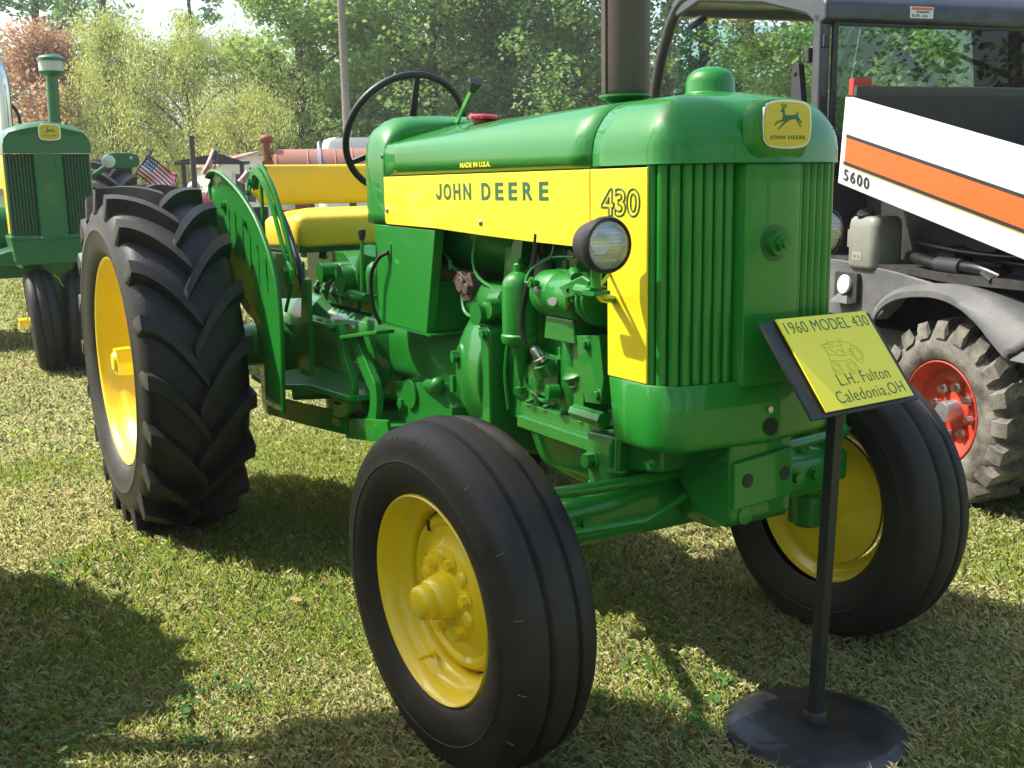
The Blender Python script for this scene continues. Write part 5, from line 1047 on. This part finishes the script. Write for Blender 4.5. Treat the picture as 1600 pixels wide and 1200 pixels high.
text('sticker_text', 'WARNING', (-.7972,.45,1.900), (0,1,0), (0,0,1), .07, .009, BPLAS, so); text('sticker_text', 'kA m', (-.7972,.43,1.883), (0,1,0), (0,0,1), .08, .013, BPLAS, so)
q = MB(); q.lathe([(0,.05),(.02,.05),(.035,.03)], (-1.95,.03,2.0), (-.3,-.5,1), 14, True); q.build('work_light', BPLAS, B)

# ------------------------------------------------------------------ older tractor on the left (local origin below its nose, heading +X)
A = thing('tractor', 'older green tractor at the left with narrow front wheels and tall glass topped air stack', 'tractor', (-6.0,-.50,0))
def arow(x, hw, zb, zs, zt): # hood cross-section
    h = [(-hw,zb),(-hw,zs),(-hw+.012,zs+.045),(-hw+.045,zs+.085),(-hw+.10,zs+(zt-zs)*.78),(-hw+.17,zt-.012)]
    return [(x,y,z) for y, z in h+[(0,zt)]+[(-y,z) for y, z in h[::-1]]]
m = MB(); m.rings([arow(.215,.262,1.466,1.50,1.600), arow(.222,.268,1.462,1.515,1.640), arow(.19,.270,1.462,1.53,1.668), arow(.10,.270,1.462,1.54,1.678), arow(-.5,.268,1.462,1.54,1.680), arow(-1.45,.262,1.462,1.54,1.675)], False, False); m.add(arow(.215,.262,1.466,1.50,1.600), [tuple(range(13))])
m.build('hood', GREEN2, A, 50)
m = MB(); plate(m, shield(.125,.095), .228, .236, .02, 1.60)
e_ = m.build('emblem', CHROME, A); m = MB(); plate(m, shield(.114,.085), .2362, .2370, .02, 1.60); m.build('emblem_face', YEMB, e_)
o = deer(.02, 1.605, .055, .2372, e_); text('emblem_lettering', 'JOHN DEERE', (.2372,-.025,1.572), (0,1,0), (0,0,1), .09, .008, DECAL, e_, bold=.02)
m = MB(); m.box(-.05,.17,-.258,.258,.93,1.462); gr2 = m.build('grille', GDARK, A)
rb_ = MB(); rb_.lathe([(0,.010),(.53,.010)], (0,0,0), (0,0,1), 8); RM2 = rb_.mesh('grille_bar', mat('dark_green_paint', (.010,.075,.024), .4), 60)
for k in range(8):
    for s in (-1,1):
        o = bpy.data.objects.new('grille_bar', RM2); C.objects.link(o); o.parent = gr2; o.location = (.178, .02*0+s*(.108+.0205*k)+.0, .932)
m = MB(); m.prism([(.165,-.095),(.20,-.085),(.205,0),(.20,.085),(.165,.095)], 'z', .932, 1.464); cp2 = m.build('grille_centre_panel', GREEN2, A, 20)
m = MB()
for y in (-.055,.055): m.bolt((.203,y,1.395), (1,0,0), .016, .010)
build_each(m, 'panel_bolt', GREEN2, cp2)
m = MB(); m.prism([(-.272,.935),(.272,.935),(.272,.90),(.255,.76),(.20,.742),(-.20,.742),(-.255,.76),(-.272,.90)], 'x', -.10, .195); m.prism([(-.276,.938),(.276,.938),(.276,.905),(-.276,.905)], 'x', -.1, .203)
m.prism([(-.40,.80),(-.20,.86),(-.20,.74),(-.36,.74)], 'x', -.6, .05); m.build('nose_casting', GREEN2, A, 25, bevel=.012)
m = MB(); m.bolt((.203,-.05,.92),(1,0,0),.018,.012).bolt((.203,.07,.92),(1,0,0),.018,.012).bolt((.196,.0,.84),(1,0,0),.012,.008); build_each(m, 'casting_bolt', GREEN2, A)
m = MB(); m.rings([[(.0+a, .02+b, z) for a, b in rrect(-w,w,-w,w,w*.4,3)] for z, w in ((.745,.10),(.66,.085),(.45,.06))]); m.cyl((.0,.02,.36),(.0,.02,.46),.052,n=18).cyl((0,.02,.17),(0,.02,.36),.062,.056,18).cyl((0,-.12,.35),(0,.16,.35),.035,n=12); m.build('front_pedestal', GREEN2, A, 40)
m = MB(); m.tube(smooth_path([(.087,-.02,.665),(.09,.01,.64),(.085,.02,.61),(.075,.04,.58)]), .006, 6); build_each(m, 'pedestal_decal', DECALY, A)
for s in (-1,1):
    w = front_wheel(A, (0,.02+s*.175,.35), (R(4), 0, R(-5) if s < 0 else math.pi-R(5))); w.scale = (.93,.93,.93)
    w.location = (0,.02+s*.185,.35)
m = MB(); m.cyl((0,-.205,.345),(0,-.255,.345),.036,.033,12); m.build('wheel_hub', YELLOW, A)
for s in (-1,1):
    w = rear_wheel(A, (-2.25,.02+s*.93,.74), (0,0,0 if s < 0 else math.pi), s*-1, scale=1.2)
# side yellow panel, engine mass
for s in (-1,1): m = MB(); m.prism([(-1.35,1.462),(.165,1.462),(.165,.95),(.06,.95),(.02,1.24),(-1.35,1.26)], 'y', s*.262, s*.268); m.build('side_panel', YELLOW, A, bevel=.003)
m = MB(); m.box(-1.4,-.05,-.20,.20,.70,1.45); m.box(-2.5,-1.4,-.24,.24,.55,1.15); m.cyl((-2.25,-.9,.74),(-2.25,.95,.74),.08,n=16); m.cyl((-.55,-.34,.95),(-.55,.34,.95),.17,n=20); m.build('engine_and_transmission', GREEN2, A, 30, bevel=.02)
m = MB(); m.box(-1.9,-1.5,-.22,.22,1.15,1.45); m.build('dash_cowl', GREEN2, A, bevel=.03)
# air stack with glass bowl
m = MB(); m.cyl((-.10,.105,1.665),(-.10,.115,1.99),.0385,.0385,24); ao = m.build('air_stack', GREEN2, A)
m = MB(); m.lathe([(0,.040),(.02,.075),(.03,.085),(.032,.079)], (-.10,.118,1.985), (0,0,1), 28, False); m.lathe([(0,.088),(.02,.086),(.035,.070),(.042,.04),(.043,.001)], (-.10,.118,2.082), (0,0,1), 28, True); m.build('cap', GREEN2, ao, 40)
m = MB(); m.lathe([(0,.079),(.075,.082)], (-.10,.118,2.012), (0,0,1), 28, True); m.build('glass_bowl', JAR, ao, 40)
# chrome exhaust
m = MB(); m.tube(smooth_path([(-.52,-.155,1.60),(-.52,-.15,1.95),(-.53,-.19,2.12),(-.56,-.30,2.23),(-.60,-.45,2.26)], 5), .046, 18); m.build('exhaust', CHROME, A, 60)
# steering wheel
m = MB(); cS = V(-1.55,-.16,1.76); tx = V(math.cos(R(65)),0,math.sin(R(65))); m.tube([cS+.22*(math.cos(a)*V(0,1,0)+math.sin(a)*tx) for a in np.arange(32)*2*np.pi/32], .013, 8, closed=True)
for k in range(3): a = R(90+120*k); m.tube([cS, cS+.22*(math.cos(a)*V(0,1,0)+math.sin(a)*tx)], .009, 6)
m.tube([cS, cS-.4*V(-math.sin(R(65)),0,math.cos(R(65)))], .018, 8); m.build('steering_wheel', BPLAS, A, 60)
# fender light
m = MB(); m.prism([(.600+.130*math.copysign(abs(math.cos(t))**.7, math.cos(t)), 1.435+.060*math.copysign(abs(math.sin(t))**.7, math.sin(t))) for t in np.arange(28)*2*np.pi/28], 'x', -.53, -.49); lm_ = m.build('light_bracket', GREEN2, A, 25, bevel=.012)
m = MB(); m.lathe([(0,.048),(.008,.048),(.018,.034),(.022,.001)], (-.488,.505,1.430), (1,0,0), 24, True); m.build('lamp_lens', mat('pale_lens', (.62,.64,.62), .15, 0, .5), lm_)
m = MB(); m.cyl((-.488,.665,1.455),(-.478,.665,1.455),.012,n=10); m.build('lamp_bolt', CHROME, lm_); m = MB(); m.tube([(-.51,.5,1.40),(-.6,.3,1.25)], .02, 8); m.box(-.62,-.52,.12,.36,1.2,1.24); m.build('lamp_arm', GREEN2, lm_)

# ------------------------------------------------------------------ far vehicles, shed, pole
def atz(px, py, dist):
    v = d+rr*((px-800)/1666)+uu*((600-py)/1666); h = math.hypot(v.x, v.y); return 1.899+v.x/h*dist, -1.552+v.y/h*dist, 1.214+v.z/h*dist
def facing(px): x, y = at(px, 1.); return math.atan2(y+1.552, x-1.899)-math.pi/2      # local X runs to the right in the view, local Y away
# red tractor
x, y, _ = atz(262,300,13.0); K = thing('tractor', 'red tractor behind the small flags, mostly hidden by the big rear tyre', 'tractor', (x,y,0), facing(262))
m = MB(); m.rings([[(xx, yy, z) for yy, z in ((-.22,.85),(-.22,1.05),(-.14,1.15),(0,1.18),(.14,1.15),(.22,1.05),(.22,.85))] for xx in (-.1,.55)]); m.build('hood', RTRAC, K, 40)
m = MB(); m.box(-.2,1.1,-.18,.18,.5,1.0); m.cyl((-.6,-.6,.6),(-.6,.6,.6),.08); m.build('engine', DARK, K)
for s in (-1,1):
    m = MB(); m.lathe([(-.15,.35),(-.15,.58),(-.08,.64),(.08,.64),(.15,.58),(.15,.35)], (-.6,s*.65,.64), (0,1,0), 32, False); w = m.build('rear_tyre', RUBBER, K); m = MB(); m.lathe([(0,.35),(.02,.35),(.03,.1),(.03,.01)], (-.6,s*.65,.64), (0,s,0), 24); m.build('wheel_disc', RTRAC, w)
    m = MB(); m.lathe([(-.07,.2),(-.07,.34),(.07,.34),(.07,.2)], (1.05,s*.5,.35), (0,1,0), 24, False); m.cyl((1.05,s*.46,.35),(1.05,s*.54,.35),.2); m.build('front_tyre', RUBBER, K)
m = MB(); m.tube([V(-.25,0,1.50)+.2*(math.cos(a)*V(.6,0,.8)+math.sin(a)*V(0,1,0)) for a in np.arange(24)*2*np.pi/24], .014, 6, closed=True); m.tube([(-.25,0,1.50),(.15,0,1.2)], .018, 6).tube([(-.13,0,1.66),(-.37,0,1.34)], .01, 6).tube([(-.25,.2,1.5),(-.25,-.2,1.5)], .01, 6); m.build('steering_wheel', BPLAS, K, 60)
m = MB(); m.cyl((.30,0,1.22),(.30,0,1.82),.032,.032,12); m.build('exhaust_pipe', PIPE, K)
m = MB(); m.cyl((.06,-.05,1.25),(.06,-.05,1.38),.045,n=12).lathe([(0,.07),(.03,.07),(.05,.03)], (.06,-.05,1.36), (0,0,1), 12, True); m.build('precleaner', RTRAC, K)
# canopy vehicle
x, y, _ = atz(335,300,16.0); K = thing('utility_cart', 'small cart with dark peaked canopy roof in front of the white shed', 'cart', (x,y,0), facing(335))
m = MB(); m.add([(-.48,-.5,1.60),(.48,-.5,1.56),(.48,.6,1.56),(-.48,.6,1.60),(.08,-.5,1.70),(.08,.6,1.70)], [(0,4,5,3),(4,1,2,5),(0,1,4),(3,5,2),(0,3,2,1)]); m.box(-.5,.5,-.52,-.48,1.55,1.585); m.build('canopy', BLUE, K, 0)
for (a, b) in ((-.40,-.45),(.40,-.45),(-.40,.5),(.40,.5)): m = MB(); m.cyl((a,b,.4),(a,b,1.58),.02,n=8); m.build('canopy_post', BPLAS, K)
m = MB(); m.box(-.45,.45,-.6,.7,.45,.95); m.build('body', RTRAC, K, bevel=.05)
for (a, b) in ((-.42,-.45),(.42,-.45),(-.42,.5),(.42,.5)): m = MB(); m.lathe([(-.08,.1),(-.08,.26),(.08,.26),(.08,.1)], (a,b,.26), (1,0,0), 20); m.build('wheel', RUBBER, K)
# second far machine under the flags
x, y, _ = atz(318,290,14.5); K = thing('tractor', 'small red machine with a round grey lamp beside the thin exhaust pipe', 'tractor', (x,y,0), facing(318))
m = MB(); m.box(-.35,.35,-.25,.25,.6,1.10); m.prism([(-.30,1.08),(-.15,1.17),(.2,1.12),(.35,1.05)], 'y', -.2, .2); m.build('body', RTRAC, K, bevel=.04)
m = MB(); m.sphere((-.12,-.3,1.24), .08); m.build('lamp', ALU, K, 60)
for a in (-.3,.4): m = MB(); m.lathe([(-.08,.1),(-.08,.32),(.08,.32),(.08,.1)], (a,-.35,.32), (0,1,0), 20); m.build('wheel', RUBBER, K)
# shed
x, y, _ = atz(400,300,22.0); K = thing('shed', 'white sided shed with low pitched rusty roof beyond the seat', 'shed', (x,y,0), facing(400)+.25)
m = MB(); m.prism([(-.65,0),(1.15,0),(1.15,1.55),(.05,1.88),(-.65,1.70)], 'y', 0, .08); m.box(-.65,-.57,.08,2.4,0,1.70).box(1.07,1.15,.08,2.4,0,1.55).box(-.65,1.15,2.32,2.4,0,1.6); wl_ = m.build('wall', SIDING, K, 0)
m = MB(); m.prism([(-.75,1.66),(.05,1.87),(1.25,1.53),(1.25,1.57),(.05,1.93),(-.75,1.72)], 'y', -.25, 2.6); m.build('roof', mat('shed_roof', (.30,.13,.10), .8, 0, 0, 6, .5, (.45,.42,.40)), K, 0)
m = MB(); m.box(-.40,.0,-.012,0,.95,1.50); f_ = m.build('window', DARK, K); m = MB()
for q in (-.41,-.2,.0): m.box(q-.015,q+.015,-.03,-.012,.93,1.52)
m.box(-.42,.02,-.03,-.012,1.50,1.53).box(-.42,.02,-.03,-.012,.92,.95); m.build('frame', SIDING, f_)
m = MB()
for q in range(12): m.prism([(-.64,.12*q+.10),(1.14,.12*q+.10),(1.14,.12*q+.112),(-.64,.12*q+.112)], 'y', -.01, 0)
build_each(m, 'siding_board', SIDING, K)
# rust coloured tank on wheels
x, y, _ = atz(505,300,12.0); K = thing('tank_trailer', 'faded rusty red cylindrical tank with grey straps behind the yellow seat', 'tank', (x,y,0), facing(505))
m = MB(); m.lathe([(0,.02),(0,.24),(.01,.262),(1.60,.262),(1.61,.24),(1.61,.02)], (-.50,0,1.36), (1,0,0), 40, True)
for q in (.0,.33,.62,.80,1.15): m.lathe([(-.008,.262),(0,.270),(.008,.262)], (-.47+q,0,1.36), (1,0,0), 40)
tk_ = m.build('tank', RUSTP, K, 40)
for q in (.28,.88): m = MB(); m.lathe([(-.018,.266),(-.018,.273),(.018,.273),(.018,.266)], (-.30+q,0,1.36), (1,0,0), 40); m.cyl((-.30+q,-.02,1.62),(-.30+q,.02,1.69),.02,n=8); m.build('strap', ALU, K)
m = MB(); m.cyl((-.55,-.05,1.1),(-.58,-.05,1.70),.050,.045,16).sphere((-.57,-.05,1.73), .075, .07, .05); m.box(-.62,-.50,-.2,.1,1.1,1.5); m.build('filler_pipe', RUST, K, 40)
m = MB(); m.box(-.55,1.2,-.35,.35,.85,.98).box(-.3,-.1,-.3,.3,.98,1.12).box(.8,1,-.3,.3,.98,1.12).box(.1,.25,-.05,.05,.5,.9).cyl((.3,-.6,.4),(.3,.6,.4),.05); m.build('frame', RUST, K)
for s in (-1,1): m = MB(); m.lathe([(-.1,.2),(-.1,.4),(.1,.4),(.1,.2)], (.3,s*.6,.4), (0,1,0), 28); m.cyl((.3,s*.55,.4),(.3,s*.65,.4),.2); m.build('wheel', RUBBER, K)
# white vehicles behind the tank
for (px, ds, hw, zt, lb) in ((567,20,.75,2.02,'taller white van roof behind the steering wheel rim'),(508,20.6,.5,1.72,'lower white car roof just left of the steering wheel')):
    x, y, _ = atz(px,300,ds); K = thing('parked_van' if hw > .6 else 'parked_car', lb, 'van' if hw > .6 else 'car', (x,y,0), facing(px))
    m = MB(); m.rings([[(xx*hw*k, yy, z) for xx, yy in rrect(-1,1,-1.6,1.6,.25,4)] for z, k in ((.4,1),(.95,1.0),(1.05,.98),(zt-.1,.86),(zt-.03,.82),(zt,.70))]); b_ = m.build('body', WHITE, K, 35)
    m = MB(); m.prism([(-hw*.8,1.08),(hw*.8,1.08),(hw*.72,zt-.2),(-hw*.72,zt-.2)], 'y', -1.64, -1.60); m.build('window', mat('car_window', (.10,.13,.15), .1, 0, .5), K)
    for (a, b) in ((-.8,-1.1),(.8,-1.1),(-.8,1.1),(.8,1.1)): m = MB(); m.lathe([(-.09,.1),(-.09,.32),(.09,.32),(.09,.1)], (a*hw,b,.32), (1,0,0), 20); m.cyl((a*hw-.05,b,.32),(a*hw+.05,b,.32),.12); m.build('wheel', RUBBER, K)
# utility pole
x, y, _ = atz(547,300,21); K = thing('utility_pole', 'grey wooden utility pole rising behind the steering wheel', 'pole', (x,y,0))
m = MB(); m.cyl((0,0,-.1),(-.02,0,9.5),.085,.06,16); m.build('pole_shaft', WOOD, K, 60); m = MB(); m.box(-.9,.9,-.05,.05,8.7,8.82); m.build('crossarm', WOOD, K)
# small flags
def flag(px, py, dist, w, h, tilt, lb, sx=1, pole=1.3, seed=0):
    x, y, z = atz(px, py, dist); K = thing('flag', lb, 'flag', (x,y,z), facing(px), 'small flags on sticks'); rs = random.Random(seed)
    m = MB(); nx, ny = 26, 13; g_ = []
    for j in range(ny+1):
        for i in range(nx+1):
            u_, v_ = i/nx, j/ny; xx = u_*w; zz = -v_*h; yy = .035*math.sin(u_*9+v_*3+seed)*u_+.02*math.sin(v_*7); zz -= .10*u_*u_*w
            c_, s_ = math.cos(tilt), math.sin(tilt); g_.append((sx*(xx*c_-zz*s_), yy, xx*s_+zz*c_))
    m.v = g_
    for j in range(ny):
        for i in range(nx):
            a = j*(nx+1)+i; m.f.append((a,a+1,a+nx+2,a+nx+1)); cant = i < 10 and j < 7
            m.mi.append((2 if not ((i+j) % 2 == 0 and i % 2 == 1 and 0 < i < 10 and j < 7) else 1) if cant else (0 if j % 2 == 0 else 1))
    o = m.build('cloth', [FR, FW, FB], K, 60)
    m = MB(); c_, s_ = math.cos(tilt), math.sin(tilt); m.tube([(sx*(-.02*s_),0,.04),(sx*(pole*s_*.35),0,-pole)], .006, 6).sphere((sx*-.01,0,.05), .012); m.build('flagpole', WOOD, K, 60)
flag(233,242,9.5,.34,.24,-.62,'larger american flag left of the thin exhaust pipe, blue corner up',-1,.6,0) if 0 else flag(233,242,9.5,.27,.19,R(-38),'larger wind blown striped flag left of the thin exhaust pipe',1,.7,1)
flag(262,262,9.6,.17,.12,R(-60),'small drooping striped flag beside the larger flag',1,.5,3)
flag(341,236,8.5,.20,.05,R(-112),'furled striped flag on a slanting stick left of the fender tip',1,.5,5)
flag(393,272,9.5,.11,.06,R(-125),'faded striped flag hanging between fender and seat backrest',1,.4,7)
# fallen leaves
def dleaf(x, y, s, a, lb):
    m = MB(); P = [(0,0,.012),(.35,.22,.03),(.75,.20,.02),(1,0,.05),(.72,-.24,.03),(.3,-.22,.012),(.5,0,.004)]
    m.add([(p[0]*s, p[1]*s, .02+p[2]*s*2) for p in P], [(0,6,1),(1,6,2),(2,6,3),(3,6,4),(4,6,5),(5,6,0)]); o = m.build('fallen_leaf', LEAFD, None, 0, loc=(x,y,.018)); o.rotation_euler = (0,.1,a); tag(o, lb, 'leaf')
dleaf(.02,.78,.06,2.2,'curled brown leaf on the grass right of the sign base')
dleaf(-2.55,-1.02,.06,1.2,'pale dry leaf on the grass left of the big rear tyre')
dleaf(-.98,-.62,.05,.5,'small tan leaf on sunlit grass left of the front tyre')



# ------------------------------------------------------------------ thin volume added to stand in for lens flare over the far trees
hz = bpy.data.materials.new('flare_veil'); hz.use_nodes = True; nt = hz.node_tree; nt.nodes.clear(); o_ = nt.nodes.new('ShaderNodeOutputMaterial'); pv = nt.nodes.new('ShaderNodeVolumePrincipled')
pv.inputs['Color'].default_value = (.92,.95,.97,1); pv.inputs['Density'].default_value = .0018; pv.inputs['Anisotropy'].default_value = .2; nt.links.new(pv.outputs[0], o_.inputs['Volume'])
m = MB(); m.box(-75,30,-40,75,-1,18); ho_ = m.build('flare_veil', hz, None, 0); tag(ho_, 'thin pale volume added over the field in place of lens flare', 'flare_veil', kind='stuff')
